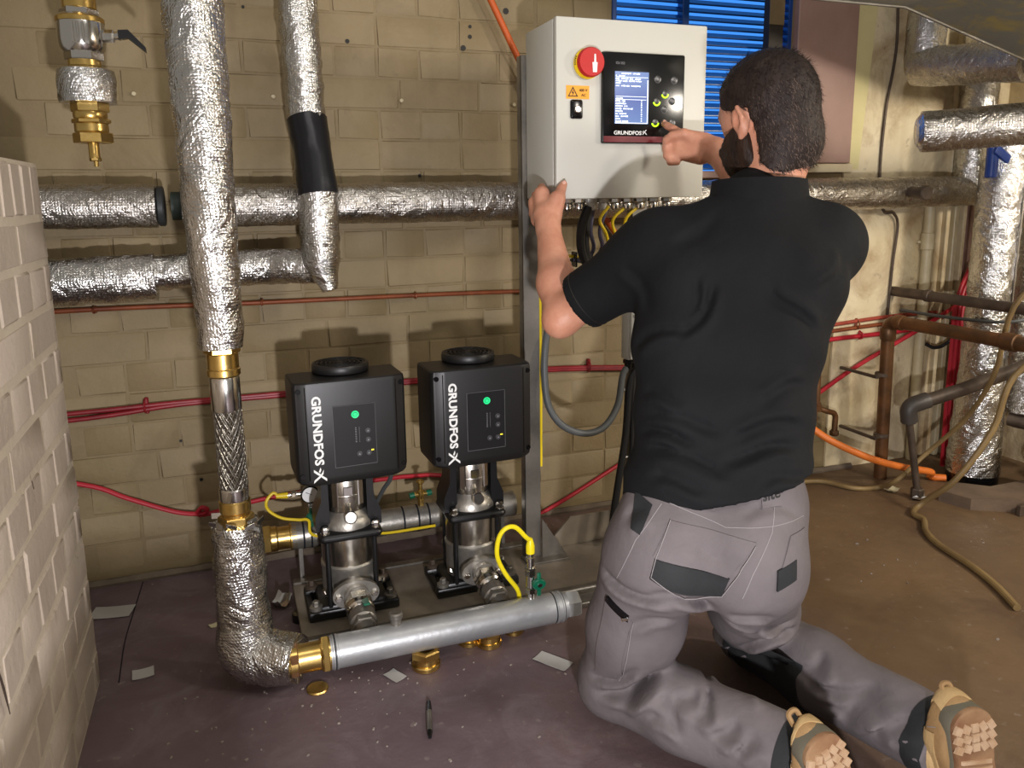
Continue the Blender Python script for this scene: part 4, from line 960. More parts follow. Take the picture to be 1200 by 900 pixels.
mb = MB(); mb.sphere((1.992, 2.26, .492), .021, 16); mb.hexn((1.996, 2.25, .285), (1.999, 2.25, .255), .018); each('fitting', mb, 'brass_old' if 'brass_old' in M else 'copper', t)
mb = MB(); mb.tube(bend([(1.985, 2.25, .268), (2.015, 2.25, .262), (2.03, 2.24, .255), (2.078, 2.24, .240), (2.076, 2.24, .165)], .02), .0105, 12, False); mb.hexn((2.076, 2.24, .175), (2.076, 2.24, .155), .017); obj('spout', mb, 'copper', t)
mb = MB(); mb.hexn((1.98, 2.25, .235), (1.98, 2.25, .275), .017); mb.box((1.965, 2.23, .23), (.04, .012, .012), .003, 1); obj('stop_valve', mb, 'copper', t)
t = thing('plastic_pipe', 'cream plastic conduit pipe upright on the wall with a coupling', 'pipe', (2.50, 2.27, 0))
mb = MB(); mb.cyl((2.495, 2.27, .0), (2.487, 2.27, 1.02), .0195, 18); obj('tube', mb, 'white_plastic', t)
mb = MB(); mb.cyl((2.488, 2.27, .83), (2.4875, 2.27, .895), .0245, 18, bev=.003); mb.box((2.488, 2.29, .86), (.065, .02, .012), .002, 1); obj('coupling', mb, 'white_plastic', t)
# clipped lines and cables at right
t = thing('faded_line', 'upper of two faded red lines clipped level along the right wall', 'pipe', (2.3, 2.28, .58))
mb = MB(); mb.tube([(1.205, 2.285, .742), (1.45, 2.285, .62), (1.7, 2.285, .552), (2.014, 2.282, 0.565), (2.333, 2.282, 0.582), (2.64, 2.282, .585)], .007, 10); obj('tube', mb, 'red_rust', t)
t = thing('faded_line', 'lower of two faded red lines clipped level along the right wall', 'pipe', (2.3, 2.28, .55))
mb = MB(); mb.tube([(1.32, 2.288, .53), (1.7, 2.285, .528), (2.015, 2.282, 0.542), (2.335, 2.282, 0.556), (2.64, 2.282, .56)], .007, 10); obj('tube', mb, 'orange_pipe', t)
for p in ((2.191, 2.282, 0.562),): clip(p, t, 'orange_pipe', .9)
t = thing('red_line', 'bright red line clipped level along the right wall under the faded ones', 'cable', (2.3, 2.28, .5))
mb = MB(); mb.tube([(1.31, 2.284, .474), (1.7, 2.285, .488), (2.037, 2.282, 0.512), (2.339, 2.282, 0.519), (2.70, 2.282, .53)], .0085, 10); obj('cable', mb, 'red_cable', t)
clip((2.211, 2.282, 0.519), t, 'red_cable', .7)
cable('red_cable', [(1.31, 2.284, .19), (1.85, 2.285, .22), (1.977, 2.283, 0.284), (2.174, 2.270, 0.396), (2.352, 2.250, 0.484), (2.45, 2.235, .535), (2.64, 2.235, .62)], .008, 'red_cable', 'bright red cable slanting up the right wall toward the corner', n=10)
for i, lab in enumerate(('leftmost red cable dropping down the corner beside the foil riser', 'middle red cable dropping down the corner beside the foil riser', 'rightmost red cable dropping down the corner beside the foil riser')):
    d = i*.020-.045
    cable('red_cable', [(2.70+d, 2.20, .80), (2.655+d, 2.19, .74), (2.615+d, 2.18, .68), (2.585+d, 2.17, .60), (2.575+d, 2.16, .50), (2.56+d*.9, 2.15, .25), (2.55+d*.8, 2.14, 0.01)], .0075, 'red_cable', lab)
cable('black_cable', [(2.50, 2.25, .47), (2.53, 2.235, .455), (2.57, 2.22, .47), (2.63, 2.2, .53)], .007, 'black_cable', 'short black cable loop behind the cream plastic pipe', n=8)
cable('grey_cable', [(2.36, 2.25, .61), (2.40, 2.05, .605), (2.46, 1.89, .61), (2.58, 1.84, .64), (2.72, 1.76, .70)], .006, 'grey_cable', 'thin grey cable strung across the foil riser at right', n=8)
cable('wall_wire', [(2.273, 2.285, 1.723), (2.281, 2.285, 1.539), (2.254, 2.285, 1.334), (2.248, 2.285, 1.109), (2.261, 2.270, 0.983), (2.313, 2.272, 0.970), (2.346, 2.280, 0.922), (2.341, 2.285, 0.779), (2.335, 2.285, 0.585)], .005, 'iron', 'dark wire running down the right wall past the mauve board', n=8)
cable('orange_hose', [(1.80, 2.2, .27), (1.911, 2.200, 0.225), (1.976, 2.140, 0.174), (2.098, 2.080, 0.113), (2.240, 2.060, 0.066), (2.354, 2.050, 0.038), (2.37, 2.06, .014), (2.41, 2.03, .013)], .013, 'orange_hose', 'orange hose sagging to the floor at right of the man', 'hose', 12)
cable('garden_hose', [(2.62, 1.60, .62), (2.274, 1.680, 0.513), (2.221, 1.720, 0.303), (2.133, 1.760, 0.140), (2.10, 1.85, .03), (2.045, 1.83, .012), (2.035, 1.78, .010), (1.973, 1.714, 0.010), (1.929, 1.627, 0.010), (1.898, 1.486, 0.010), (1.859, 1.381, 0.010), (1.807, 1.282, 0.010)], .0095, 'hose', 'beige hose curving from the right edge down onto the open floor', 'hose', 10)
cable('garden_hose', [(2.5, 1.55, .85), (2.267, 1.700, 0.736), (2.305, 1.800, 0.458), (2.315, 1.900, 0.280), (2.268, 2.000, 0.133), (2.126, 1.980, 0.064), (2.125, 2.058, 0.008), (2.031, 2.081, 0.010), (1.973, 2.178, 0.010), (1.85, 2.2, .012)], .008, 'hose', 'thinner beige hose hanging behind the sloping pipe and trailing along the wall foot', 'hose', 10)
# kerb, channel and stones
mb = MB(); mb.prism([(2.23, 1.90), (2.26, 1.80), (2.40, 1.72), (3.05, 1.72), (3.05, 1.86), (2.42, 1.86), (2.34, 1.94)], .04, (0, 0, 0)); mb.v = [(x, z, y) for x, y, z in mb.v]; mb.f = [f[::-1] for f in mb.f]
mb.v = [(x+.004*noise.noise((x*9, y*9, 3)), y+.004*noise.noise((x*9, y*9, 7)), z) for x, y, z in mb.v]; obj('trim_9', mb, simple('brown_kerb', '#5b4a3c', .8, 0, '#6d5b49', 10, .4, 50), kind='structure')
mb = MB(); mb.box2((2.36, 1.700, .0), (3.05, 1.716, .036), .002, 1); obj('channel_strip', mb, 'iron', None, 'rusty metal strip along the front of the low kerb at right', 'metal strip')
for i, (x, y, z, s, lab) in enumerate(((2.60, 1.80, .10, .06, 'left yellowish stone heaped on the kerb under the dark pipe'), (2.76, 1.80, .10, .07, 'right yellowish stone heaped on the kerb under the dark pipe'))):
    b = bmesh.new(); bmesh.ops.create_icosphere(b, subdivisions=3, radius=s)
    for v in b.verts: v.co *= 1+.35*noise.noise(v.co*14+Vector((i*5, 0, 0)))
    mb = MB(); mb.bm(b, Matrix.Translation((x, y, z-.0))); obj('stone', mb, simple('stone_%d' % i, '#a8916a', .9, 0, '#8b7650', 18, .6, 60), None, lab, 'stone')
# sloped duct overhead
t = thing('duct', 'grey sheet metal duct with yellow paint stains crossing the top right corner', 'duct', (2.1, 1.5, 1.4))
def duct_mat():
    q = NT('stained_sheet_metal'); st = q.ramp(q.noise(9, 7, .65, dist=.6), [(.5, 0.0), (.66, 1.0)])
    q.color(q.mix(q.math('MULTIPLY', st, .7), '#7a7970', '#a8954a')); q.set(Metallic=.3, Roughness=.5); q.bump(q.noise(14, 4), .15, .02); return q.m
A = Vector((1.50, 1.84, 1.565)); A1 = Vector((1.815, 1.80, 1.553)); B_ = Vector((2.42, 1.79, 1.397)); up_ = Vector((0, 0, .35)); tow = Vector((.0, -.62, -.0))
mb = MB()
for p, q in ((A, A1), (A1, B_)):
    tt = tow+Vector((0, 0, .06)); vs = [p, q, q+tt, p+tt, p+up_, q+up_, q+tt+up_, p+tt+up_]
    mb.add(vs, [(0, 3, 2, 1), (4, 5, 6, 7), (0, 1, 5, 4), (2, 3, 7, 6), (0, 4, 7, 3), (1, 2, 6, 5)])
obj('sheet', mb, duct_mat(), t, flip=True)
mb = MB(); mb.tube([A, A1, B_], .005, 8, False); obj('rolled_edge', mb, 'dull_steel', t)
t = thing('hanging_channel', 'dark steel channel hanging in front of the blue louvres above the mans head', 'channel', (1.7, 2.24, 1.5))
mb = MB(); mb.box2((1.695, 2.235, 1.49), (1.70, 2.26, 2.2)); mb.box2((1.745, 2.235, 1.49), (1.75, 2.26, 2.2)); mb.box2((1.695, 2.23, 1.49), (1.75, 2.236, 2.2), .001, 1); obj('channel', mb, simple('dark_channel', '#3d3833', .6, .3), t)
mb = MB(); mb.box2((1.694, 2.228, 1.585), (1.751, 2.231, 2.2), .0005, 1); obj('paint_patch', mb, 'wall', t)

# ------------------------------------------------------------------ small litter on the floor
def scrap(name, p, sx, sy, rz, mat, label, cat, curl=.002):
    mb = MB(); R = Matrix.Rotation(rz, 3, 'Z'); vs = []; n = 5
    rnd = random.Random(int(p[0]*1000))
    for k in (0, 1):
        for j in range(n):
            for i in range(n):
                u = i/(n-1)-.5; v = j/(n-1)-.5; z = .0012+curl*(u*u*4*rnd.uniform(.6, 1)+abs(v)*.5)+k*.0006
                vs.append(Vector((p[0], p[1], z))+R @ Vector((u*sx, v*sy, 0)))
    fs = []
    for j in range(n-1):
        for i in range(n-1):
            a = j*n+i; fs.append((a+n*n, a+1+n*n, a+n+1+n*n, a+n+n*n)); fs.append((a, a+n, a+n+1, a+1))
    rim = [i for i in range(n)]+[j*n+n-1 for j in range(1, n)]+[(n-1)*n+i for i in range(n-2, -1, -1)]+[j*n for j in range(n-2, 0, -1)]
    for i in range(len(rim)): a, b = rim[i], rim[(i+1) % len(rim)]; fs.append((a, b, b+n*n, a+n*n))
    mb.add(vs, fs); return obj(name, mb, mat, None, label, cat)
scrap('paper_scrap', (0.275, 1.576, 0.000), .030, .045, .5, 'paper', 'square white paper scrap on the floor in front of the manifold', 'paper')
scrap('paper_scrap', (0.625, 1.501, 0.000), .040, .085, .62, 'paper', 'long white paper scrap on the floor left of the mans knee', 'paper')
scrap('paper_scrap', (-0.256, 1.790, 0.000), .045, .040, .1, 'paper', 'small white paper square near the foot of the brick partition', 'paper')
scrap('paper_scrap', (-0.358, 2.114, 0.000), .10, .06, -.2, 'paper', 'pale torn sheet on the floor by the wall behind the partition', 'paper')
scrap('leaf', (2.152, 2.025, 0.000), .05, .03, .2, 'pale_debris', 'yellowish dry leaf on the floor near the copper pipe foot', 'leaf', .01)
scrap('pottery_shard', (2.174, 1.931, 0.000), .045, .04, .9, 'white_print', 'white broken shard beside the floor socket of the thin pipe', 'shard', .02)
scrap('foil_scrap', (0.051, 1.983, 0.000), .05, .05, .7, 'foil', 'crumpled foil scrap on the floor right of the foil riser', 'foil scrap', .03)
scrap('paper_scrap', (-0.104, 1.950, 0.000), .03, .02, .4, 'pale_debris', 'tiny yellow paper scrap against the left side of the foil riser', 'paper')
t = thing('marker_pen', 'grey pen with dark ends lying on the open floor in front of the pumps', 'pen', (.31, 1.40, 0))
a = Vector((.322, 1.452, .0065)); b = Vector((.298, 1.345, .0065)); d = (b-a)
mb = MB(); mb.cyl(a+d*.28, a+d*.84, .0062, 16); obj('barrel', mb, 'dull_steel', t)
mb = MB(); mb.cyl(a, a+d*.28, .0048, 14, .0064); obj('cap', mb, 'gloss_black', t)
mb = MB(); mb.cyl(a+d*.84, b, .0060, 14, .0035); obj('tip', mb, 'gloss_black', t)
rnd = random.Random(11); g = MB()
for i in range(170):
    x = rnd.uniform(-.3, 2.3); y = rnd.uniform(1.15, 2.25)
    if i < 70: x = rnd.gauss(.12, .16); y = rnd.gauss(1.55, .09)
    s = rnd.uniform(.0012, .0042); g.box((x, y, s*.4), (s*rnd.uniform(.8, 2), s, s*.8), 0, rot=Matrix.Rotation(rnd.uniform(0, 3), 3, 'Z'))
obj('grit', g, 'grit', None, 'scattered pale crumbs of grit on the floor', 'grit', kind='stuff')

# bucket added out of view, blocks the floor lamp to shade floor and partition
BX_, BY_ = -.045, .35
t = thing('shadow_bucket', 'black round bucket added out of view to cast the near left floor shadow', 'bucket', (BX_, BY_, 0))
mb = MB(); mb.lathe([(.09, 0), (.095, .01), (.115, .452), (.121, .457), (.121, .472), (.11, .472), (.088, .02), (.0, .02)], (BX_, BY_, 0), n=32); obj('shell', mb, 'black_plastic', t)
mb = MB(); mb.tube([(BX_-.118, BY_, .44), (BX_-.13, BY_-.05, .40), (BX_, BY_-.13, .34), (BX_+.13, BY_-.05, .40), (BX_+.118, BY_, .44)], .005, 8); obj('bail', mb, 'dull_steel', t)

# ------------------------------------------------------------------ the kneeling man: smooth distance-field bodies
V3 = lambda *a: np.array(a, dtype=np.float32)
def smin(a, b, k):
    if k <= 0: return np.minimum(a, b)
    h = np.clip(.5+.5*(b-a)/k, 0, 1); return b+(a-b)*h-k*h*(1-h)
class RC:   # tapered capsule
    def __init__(s, a, b, ra, rb=None, k=.02):
        s.a = np.array(a, np.float32); s.b = np.array(b, np.float32); s.ra = ra; s.rb = ra if rb is None else rb; s.k = k
        s.c = (s.a+s.b)/2; s.R = np.linalg.norm(s.b-s.a)/2+max(s.ra, s.rb)
    def d(s, P):
        ab = s.b-s.a; L2 = max(float(ab@ab), 1e-9); t = np.clip((P-s.a)@ab/L2, 0, 1)
        q = P-s.a-t[:, None]*ab
        return np.sqrt((q*q).sum(1))-(s.ra+(s.rb-s.ra)*t)
class EL:   # ellipsoid, axes rows of R
    def __init__(s, c, r, R=None, k=.02):
        s.c = np.array(c, np.float32); s.r = np.array(r, np.float32); s.M = np.eye(3, dtype=np.float32) if R is None else np.array(R, np.float32); s.k = k; s.R = float(max(r))
    def d(s, P):
        q = (P-s.c)@s.M.T; k0 = np.sqrt(((q/s.r)**2).sum(1)); k1 = np.sqrt(((q/(s.r*s.r))**2).sum(1))
        return k0*(k0-1)/np.maximum(k1, 1e-6)
class BX:   # rounded box
    def __init__(s, c, h, R=None, rnd=.01, k=.01):
        s.c = np.array(c, np.float32); s.h = np.array(h, np.float32)-rnd; s.M = np.eye(3, dtype=np.float32) if R is None else np.array(R, np.float32); s.rnd = rnd; s.k = k; s.R = float(np.linalg.norm(h))
    def d(s, P):
        q = np.abs((P-s.c)@s.M.T)-s.h; return np.sqrt((np.maximum(q, 0)**2).sum(1))+np.minimum(q.max(1), 0)-s.rnd
class GR:   # group of shapes blended with their own radii
    def __init__(s, items, k=.01, neg=False):
        s.items = items; s.k = k; s.neg = neg
        lo = np.min([i.c-i.R for i in items], 0); hi = np.max([i.c+i.R for i in items], 0); s.c = (lo+hi)/2; s.R = float(np.linalg.norm(hi-lo))/2
    def d(s, P):
        r = None
        for i in s.items: v = i.d(P); r = v if r is None else smin(r, v, i.k)
        return r
def field(items, cuts=(), post=None):
    pos = [i for i in items if not getattr(i, 'neg', False)]; neg = [i for i in items if getattr(i, 'neg', False)]
    def f(P, c, rad):
        r = None
        best = None
        for i in pos:
            gap = np.linalg.norm(i.c-c)-i.R
            if gap > rad+.07:
                if best is None or gap < best[0]: best = (gap, i)
                continue
            v = i.d(P); r = v if r is None else smin(r, v, i.k)
        if r is None: r = best[1].d(P)
        for i in neg:
            if np.linalg.norm(i.c-c)-i.R > rad+.04: continue
            r = -smin(-r, i.d(P), i.k)
        if post is not None: r = r+post(P)
        for n, p, kk in cuts:
            pl = (P-p)@n; r = -smin(-r, -pl, kk)
        return r
    f.items = pos
    return f
def neg(s): s.neg = True; return s
def mesh_field(f, lo, hi, h, B=14):
    lo = np.array(lo, np.float32); n = np.ceil((np.array(hi)-lo)/h/B).astype(int); N = n*B+1
    half = B*h/2; rad = half*1.7321
    ax = np.arange(B+1)*h; off = np.stack(np.meshgrid(ax, ax, ax, indexing='ij'), -1).reshape(-1, 3).astype(np.float32)
    ids = []; cell_pos = []; edges = [[], [], []]
    def gid(i): return (i[:, 0]*N[1]+i[:, 1])*N[2]+i[:, 2]
    for bx in range(n[0]):
        for by in range(n[1]):
            for bz in range(n[2]):
                o = lo+np.array([bx, by, bz])*B*h; c = o+half
                if f(c[None, :].astype(np.float32), c, rad)[0] > rad*1.25: continue
                if f(c[None, :].astype(np.float32), c, rad)[0] < -rad*1.6: continue
                D = f(off+o, c, rad).reshape(B+1, B+1, B+1); S = D < 0
                if S.all() or not S.any(): continue
                base = np.array([bx, by, bz])*B
                # cells
                C = [S[i:B+i, j:B+j, k:B+k] for i in (0, 1) for j in (0, 1) for k in (0, 1)]
                tot = sum(x.astype(np.int8) for x in C); idx = np.argwhere((tot > 0) & (tot < 8))
                if not len(idx): continue
                acc = np.zeros((len(idx), 3)); cn = np.zeros(len(idx))
                corner = [(i, j, k) for i in (0, 1) for j in (0, 1) for k in (0, 1)]
                val = {q: D[idx[:, 0]+q[0], idx[:, 1]+q[1], idx[:, 2]+q[2]] for q in corner}
                for q in corner:
                    for axi in range(3):
                        if q[axi]: continue
                        q2 = list(q); q2[axi] = 1; q2 = tuple(q2); a = val[q]; b = val[q2]; m = (a < 0) != (b < 0)
                        t = np.where(m, a/np.where(m, a-b, 1), 0)
                        p = np.tile(np.array(q, float), (len(idx), 1)); p[:, axi] += t
                        acc += p*m[:, None]; cn += m
                ids.append(gid(idx+base)); cell_pos.append(lo+(idx+base+acc/cn[:, None])*h)
                for axi in range(3):
                    sl0 = [slice(0, B)]*3; sl1 = [slice(0, B)]*3; sl1[axi] = slice(1, B+1)
                    a = S[tuple(sl0)]; b = S[tuple(sl1)]; e = np.argwhere(a != b)
                    if len(e): edges[axi].append(np.c_[e+base, a[tuple(e.T)]])
    ids = np.concatenate(ids); P = np.concatenate(cell_pos)
    u, fi = np.unique(ids, return_index=True); P = P[fi]
    F = []
    for axi in range(3):
        if not edges[axi]: continue
        E = np.concatenate(edges[axi]); e = E[:, :3]; sgn = E[:, 3].astype(bool); b1 = np.zeros(3, int); b2 = np.zeros(3, int); b1[(axi+1) % 3] = 1; b2[(axi+2) % 3] = 1
        q = [gid(e-b1-b2), gid(e-b2), gid(e), gid(e-b1)]
        k = [np.clip(np.searchsorted(u, x), 0, len(u)-1) for x in q]; ok = np.all([u[kk] == x for kk, x in zip(k, q)], 0)
        Q = np.stack(k, 1); Q = np.where(sgn[:, None], Q, Q[:, ::-1]); F.append(Q[ok])
    F = np.concatenate(F)
    me_v = P
    return me_v, F
def sdf_obj(name, f, lo, hi, h, mat, parent, smooth=1, label=None, **k):
    P, F = mesh_field(f, lo, hi, h)
    for _ in range(smooth):
        acc = np.zeros_like(P); cn = np.zeros(len(P))
        for a in range(4):
            for b in (1, 3): np.add.at(acc, F[:, a], P[F[:, (a+b) % 4]]); np.add.at(cn, F[:, a], 1)
        P = P*.5+.5*acc/np.maximum(cn, 1)[:, None]
    me = bpy.data.meshes.new(name); org = ORG[parent] if parent is not None else Vector(k.pop('org'))
    me.vertices.add(len(P)); me.vertices.foreach_set('co', (P-np.array(org)).astype(np.float32).ravel())
    me.loops.add(F.size); me.loops.foreach_set('vertex_index', F.astype(np.int32).ravel())
    me.polygons.add(len(F)); me.polygons.foreach_set('loop_start', np.arange(0, F.size, 4, dtype=np.int32))
    me.update(calc_edges=True); me.validate()
    me.polygons.foreach_set('use_smooth', [True]*len(me.polygons))
    me.materials.append(M[mat] if isinstance(mat, str) else mat)
    o = bpy.data.objects.new(name, me); COL.objects.link(o)
    if parent is not None: o.parent = parent
    else: o.location = org
    ORG[o] = Vector(org)
    if label: o['label'] = label
    for a, b in k.items(): o[a] = b
    bv = BVHTree.FromPolygons([tuple(p) for p in P], [tuple(q) for q in F])
    return o, bv
def waves(P, fr, seed, amp):
    r = np.random.RandomState(seed); out = np.zeros(len(P), np.float32)
    for i in range(5):
        k = r.normal(size=3).astype(np.float32); k *= fr*r.uniform(.6, 1.6)/np.linalg.norm(k); k2 = r.normal(size=3).astype(np.float32)*fr*.5
        out += np.sin(P@k+1.3*np.sin(P@k2+r.uniform(0, 6))+r.uniform(0, 6))
    return out*amp/5

def skin_mat():
    t = NT('skin'); t.color(t.ramp(t.noise(22, 5, .6), [(.3, '#b97c62'), (.7, '#cd957a')])); t.set(Roughness=.5, Subsurface_Weight=.12, Subsurface_Radius=(.012, .005, .003))
    t.bump(t.noise(260, 3), .18, .003); return t.m
M['skin'] = skin_mat()
def cloth_mat(name, a, b, rough, fr=900):
    t = NT(name); t.color(t.ramp(t.noise(9, 5), [(.3, a), (.7, b)])); t.set(Roughness=rough, Specular_IOR_Level=.25)
    n = t.noise(fr, 2); n2 = t.noise(26, 4, .55, dist=.8)
    t.bump(t.math('ADD', t.math('MULTIPLY', n, .12), n2), .35, .006); return t.m
M['polo'] = cloth_mat('black_polo_cloth', '#0b0b0d', '#0f1012', .85)
M['trouser'] = cloth_mat('grey_work_cloth', '#5f5859', '#6b6465', .82)
M['patch'] = cloth_mat('dark_patch_cloth', '#222324', '#2b2c2d', .8)
M['stitch'] = simple('stitching', '#8a8484', .8)
M['boot'] = simple('tan_nubuck', '#97794f', .8, 0, '#80633f', 14, .25, 160)
M['boot_pale'] = simple('pale_tan_leather', '#b79a6c', .7, 0, '#a68a5e', 14, .2, 160)
M['sole'] = simple('brown_rubber', '#8a6b4c', .8, 0, '#704c31', 16, .2, 90)
M['lug'] = simple('pale_worn_rubber', '#b0967a', .85, 0, '#99795a', 30, .2, 90)
M['midsole'] = simple('olive_grey_rubber', '#5e594a', .7)
def hair_mat(name, a, b):
    t = NT(name); t.color(t.ramp(t.noise(60, 4, stretch=(1, 1, .3)), [(.3, a), (.7, b)])); t.set(Roughness=.62, Specular_IOR_Level=.3); t.bump(t.noise(180, 3, stretch=(1, 1, .25)), .5, .004); return t.m
M['hair'] = hair_mat('dark_brown_hair', '#1a110e', '#2c1f19')
M['hair_grey'] = hair_mat('greying_brown_hair', '#43342d', '#6b594f')
M['beard'] = hair_mat('brown_beard', '#1d120c', '#322015')

def unit(v): v = np.array(v, float); return v/np.linalg.norm(v)
# joints (metres, world)
PEL = V3(.765, 1.12, .42)
TX = unit((.87, -.5, 0)); TF = unit((.5, .87, 0))          # across the back, and the way he faces
SL = V3(.795, 1.345, .945); EL_ = V3(.650, 1.50, .800); WL = V3(.697, 1.690, .976)
SR = V3(1.078, 1.222, .950); ER = V3(1.165, 1.44, .945); WR = V3(1.085, 1.605, 1.150)
HL = V3(.690, 1.155, .40); HR = V3(.835, 1.07, .40)
KL = V3(.672, 1.285, .078); KR = V3(1.040, 1.335, .078)
AL = V3(.846, .932, .105); AR = V3(1.092, .884, .112)
HC = V3(.998, 1.303, 1.194); NB = V3(.968, 1.282, 1.045)
# head frame
az, rollh, pit = math.radians(-6), math.radians(10), math.radians(12)
f0 = np.array((math.sin(az)*math.cos(pit), math.cos(az)*math.cos(pit), -math.sin(pit))); l0 = np.array((-math.cos(az), math.sin(az), 0.)); u0 = np.cross(-l0, f0)
hl = l0*math.cos(rollh)-u0*math.sin(rollh); hu = u0*math.cos(rollh)+l0*math.sin(rollh)*-1 if False else np.cross(f0, l0)
hu = np.cross(f0, l0); hl = l0*math.cos(rollh)-hu*math.sin(rollh); hu = np.cross(f0, hl)
HM = np.array([hl, f0, hu])                                 # rows: left, forward, up
HS = .98
def hd(x, y, z): return HC+(x*hl+y*f0+z*hu)*HS
def hell(c, r, k=.015, tilt=None): return EL(hd(*c), np.array(r)*HS, HM, k)
def hrc(a, b, ra, rb=None, k=.01): return RC(hd(*a), hd(*b), ra*HS, None if rb is None else rb*HS, k)
head = [hell((0, -.008, .030), (.077, .097, .088)), hell((0, .035, -.005), (.066, .060, .085), .03), hell((0, .045, -.065), (.052, .050, .045), .03),
        hell((0, .020, -.052), (.060, .058, .050), .03), hrc((0, .088, .012), (0, .108, -.024), .010, .014, .014), hell((.016, .094, -.026), (.009, .012, .009), None, .006) if False else hell((.013, .098, -.028), (.009, .011, .008), .008), hell((-.013, .098, -.028), (.009, .011, .008), .008),
        hrc((-.03, .082, .028), (.03, .082, .028), .011, .011, .02), hell((0, .088, -.056), (.022, .012, .006), .006), hell((0, .086, -.066), (.020, .012, .007), .006), hell((0, .080, -.098), (.020, .018, .016), .02)]
for s in (1, -1):
    head += [GR([hell((s*.078, -.004, .002), (.010, .019, .032), .004), hrc((s*.086, -.012, .028), (s*.088, -.020, .006), .0045, .0045, .004), hrc((s*.088, -.020, .006), (s*.080, .002, -.028), .0045, .0055, .004), hrc((s*.082, .010, -.002), (s*.082, .006, .006), .004, .004, .004)], .006)]
    head += [neg(hell((s*.086, -.004, .006), (.0055, .009, .014), .004)), neg(hell((s*.031, .092, .012), (.014, .012, .010), .01))]
neck = [RC(NB-V3(0, 0, .08), hd(0, -.022, -.060), .058, .055, .03), hell((0, -.040, -.045), (.058, .050, .062), .03)]
# trunk and limbs under the clothes
def tcol(c, o, r, k=.05): return [RC(np.array(c)-TX*o, np.array(c)+TX*o, r, r, k)]
trunk = tcol(PEL+V3(*(TF*.01)), .06, .060)+tcol(V3(.80, 1.13, .53)+V3(*(TF*.012)), .055, .058)+tcol(V3(.84, 1.18, .68)+V3(*(TF*.012)), .06, .062)+tcol(V3(.90, 1.235, .83)+V3(*(TF*.012)), .075, .072)+tcol((.940, 1.275, .92), .11, .050)
limbs = [RC(HL, KL, .068, .044), RC(HR, KR, .068, .044), RC(KL, AL, .044, .034), RC(KR, AR, .044, .034), RC(AL, AL+V3(.01, -.02, -.04), .034, .028), RC(AR, AR+V3(0, -.02, -.04), .034, .028)]
fl = unit(WL-EL_); fr_ = unit(WR-ER)
arms = [RC(SL, EL_, .052, .038, .03), GR([RC(EL_, EL_+(WL-EL_)*.35, .037, .042, .02), RC(EL_+(WL-EL_)*.35, WL, .042, .0265, .02)], .02),
        RC(SR, ER, .052, .038, .03), GR([RC(ER, ER+(WR-ER)*.35, .036, .041, .02), RC(ER+(WR-ER)*.35, WR, .041, .0265, .02)], .02), EL(EL_+V3(-.012, -.008, -.012), (.03, .03, .03), None, .02)]
def chain(pts, r, k=.006): return GR([RC(pts[i], pts[i+1], r[i], r[i+1], .003) for i in range(len(pts)-1)], k)
# left hand: wrapped round the lower left edge of the cabinet, thumb on the door
pL = V3(.716, 1.728, 1.020)
handL = [GR([RC(WL, V3(.700, 1.715, 1.005), .026, .026, .01), RC(V3(.703, 1.722, 1.000), V3(.706, 1.752, 1.055), .024, .019, .015), RC(V3(.712, 1.705, 1.000), V3(.728, 1.712, 1.045), .022, .017, .015), RC(V3(.695, 1.745, .995), V3(.697, 1.775, 1.035), .019, .016, .012)], .015),
         chain([V3(.709, 1.745, 1.058), V3(.717, 1.778, 1.070), V3(.7305, 1.800, 1.068), V3(.7315, 1.822, 1.058)], [.0105, .0098, .0085, .0078]),
         chain([V3(.700, 1.758, 1.048), V3(.708, 1.795, 1.052), V3(.729, 1.818, 1.050), V3(.731, 1.842, 1.040)], [.0108, .010, .0088, .0080]),
         chain([V3(.693, 1.768, 1.030), V3(.704, 1.803, 1.030), V3(.728, 1.824, 1.028), V3(.731, 1.846, 1.020)], [.0104, .0096, .0084, .0076]),
         chain([V3(.690, 1.772, 1.008), V3(.702, 1.800, 1.006), V3(.726, 1.816, 1.004), V3(.7305, 1.834, .998)], [.0094, .0085, .0076, .0068]),
         chain([V3(.716, 1.702, 1.005), V3(.733, 1.708, 1.040), V3(.744, 1.722, 1.066), V3(.752, 1.7275, 1.076)], [.0150, .0125, .0110, .0095], .010)]
# right hand: index finger out to the panel button, the others curled under
tip = V3(1.016, 1.7245, 1.2185)
kn = V3(1.030, 1.672, 1.176)
handR = [GR([RC(WR, V3(1.068, 1.632, 1.160), .0265, .026, .01), RC(V3(1.068, 1.630, 1.168), V3(1.034, 1.668, 1.184), .023, .016, .014), RC(V3(1.062, 1.632, 1.140), V3(1.026, 1.666, 1.146), .023, .016, .014), RC(V3(1.066, 1.640, 1.152), V3(1.030, 1.672, 1.164), .024, .018, .014)], .015),
         chain([V3(1.034, 1.667, 1.188), V3(1.022, 1.690, 1.203), V3(1.0165, 1.709, 1.2125), tip], [.0108, .0096, .0086, .0074]),
         chain([V3(1.030, 1.670, 1.175), V3(1.008, 1.692, 1.180), V3(1.004, 1.686, 1.158), V3(1.018, 1.674, 1.152)], [.0112, .0102, .0090, .0084]),
         chain([V3(1.027, 1.670, 1.160), V3(1.003, 1.688, 1.161), V3(1.000, 1.680, 1.140), V3(1.016, 1.670, 1.136)], [.0108, .0098, .0086, .0080]),
         chain([V3(1.026, 1.664, 1.145), V3(1.004, 1.678, 1.143), V3(1.003, 1.670, 1.125), V3(1.018, 1.661, 1.124)], [.0098, .0088, .0078, .0072]),
         chain([V3(1.052, 1.634, 1.178), V3(1.026, 1.650, 1.190), V3(1.006, 1.668, 1.186), V3(.997, 1.680, 1.176)], [.0140, .0120, .0105, .0090], .010)]
items = trunk+limbs+arms+neck+handL+handR+head
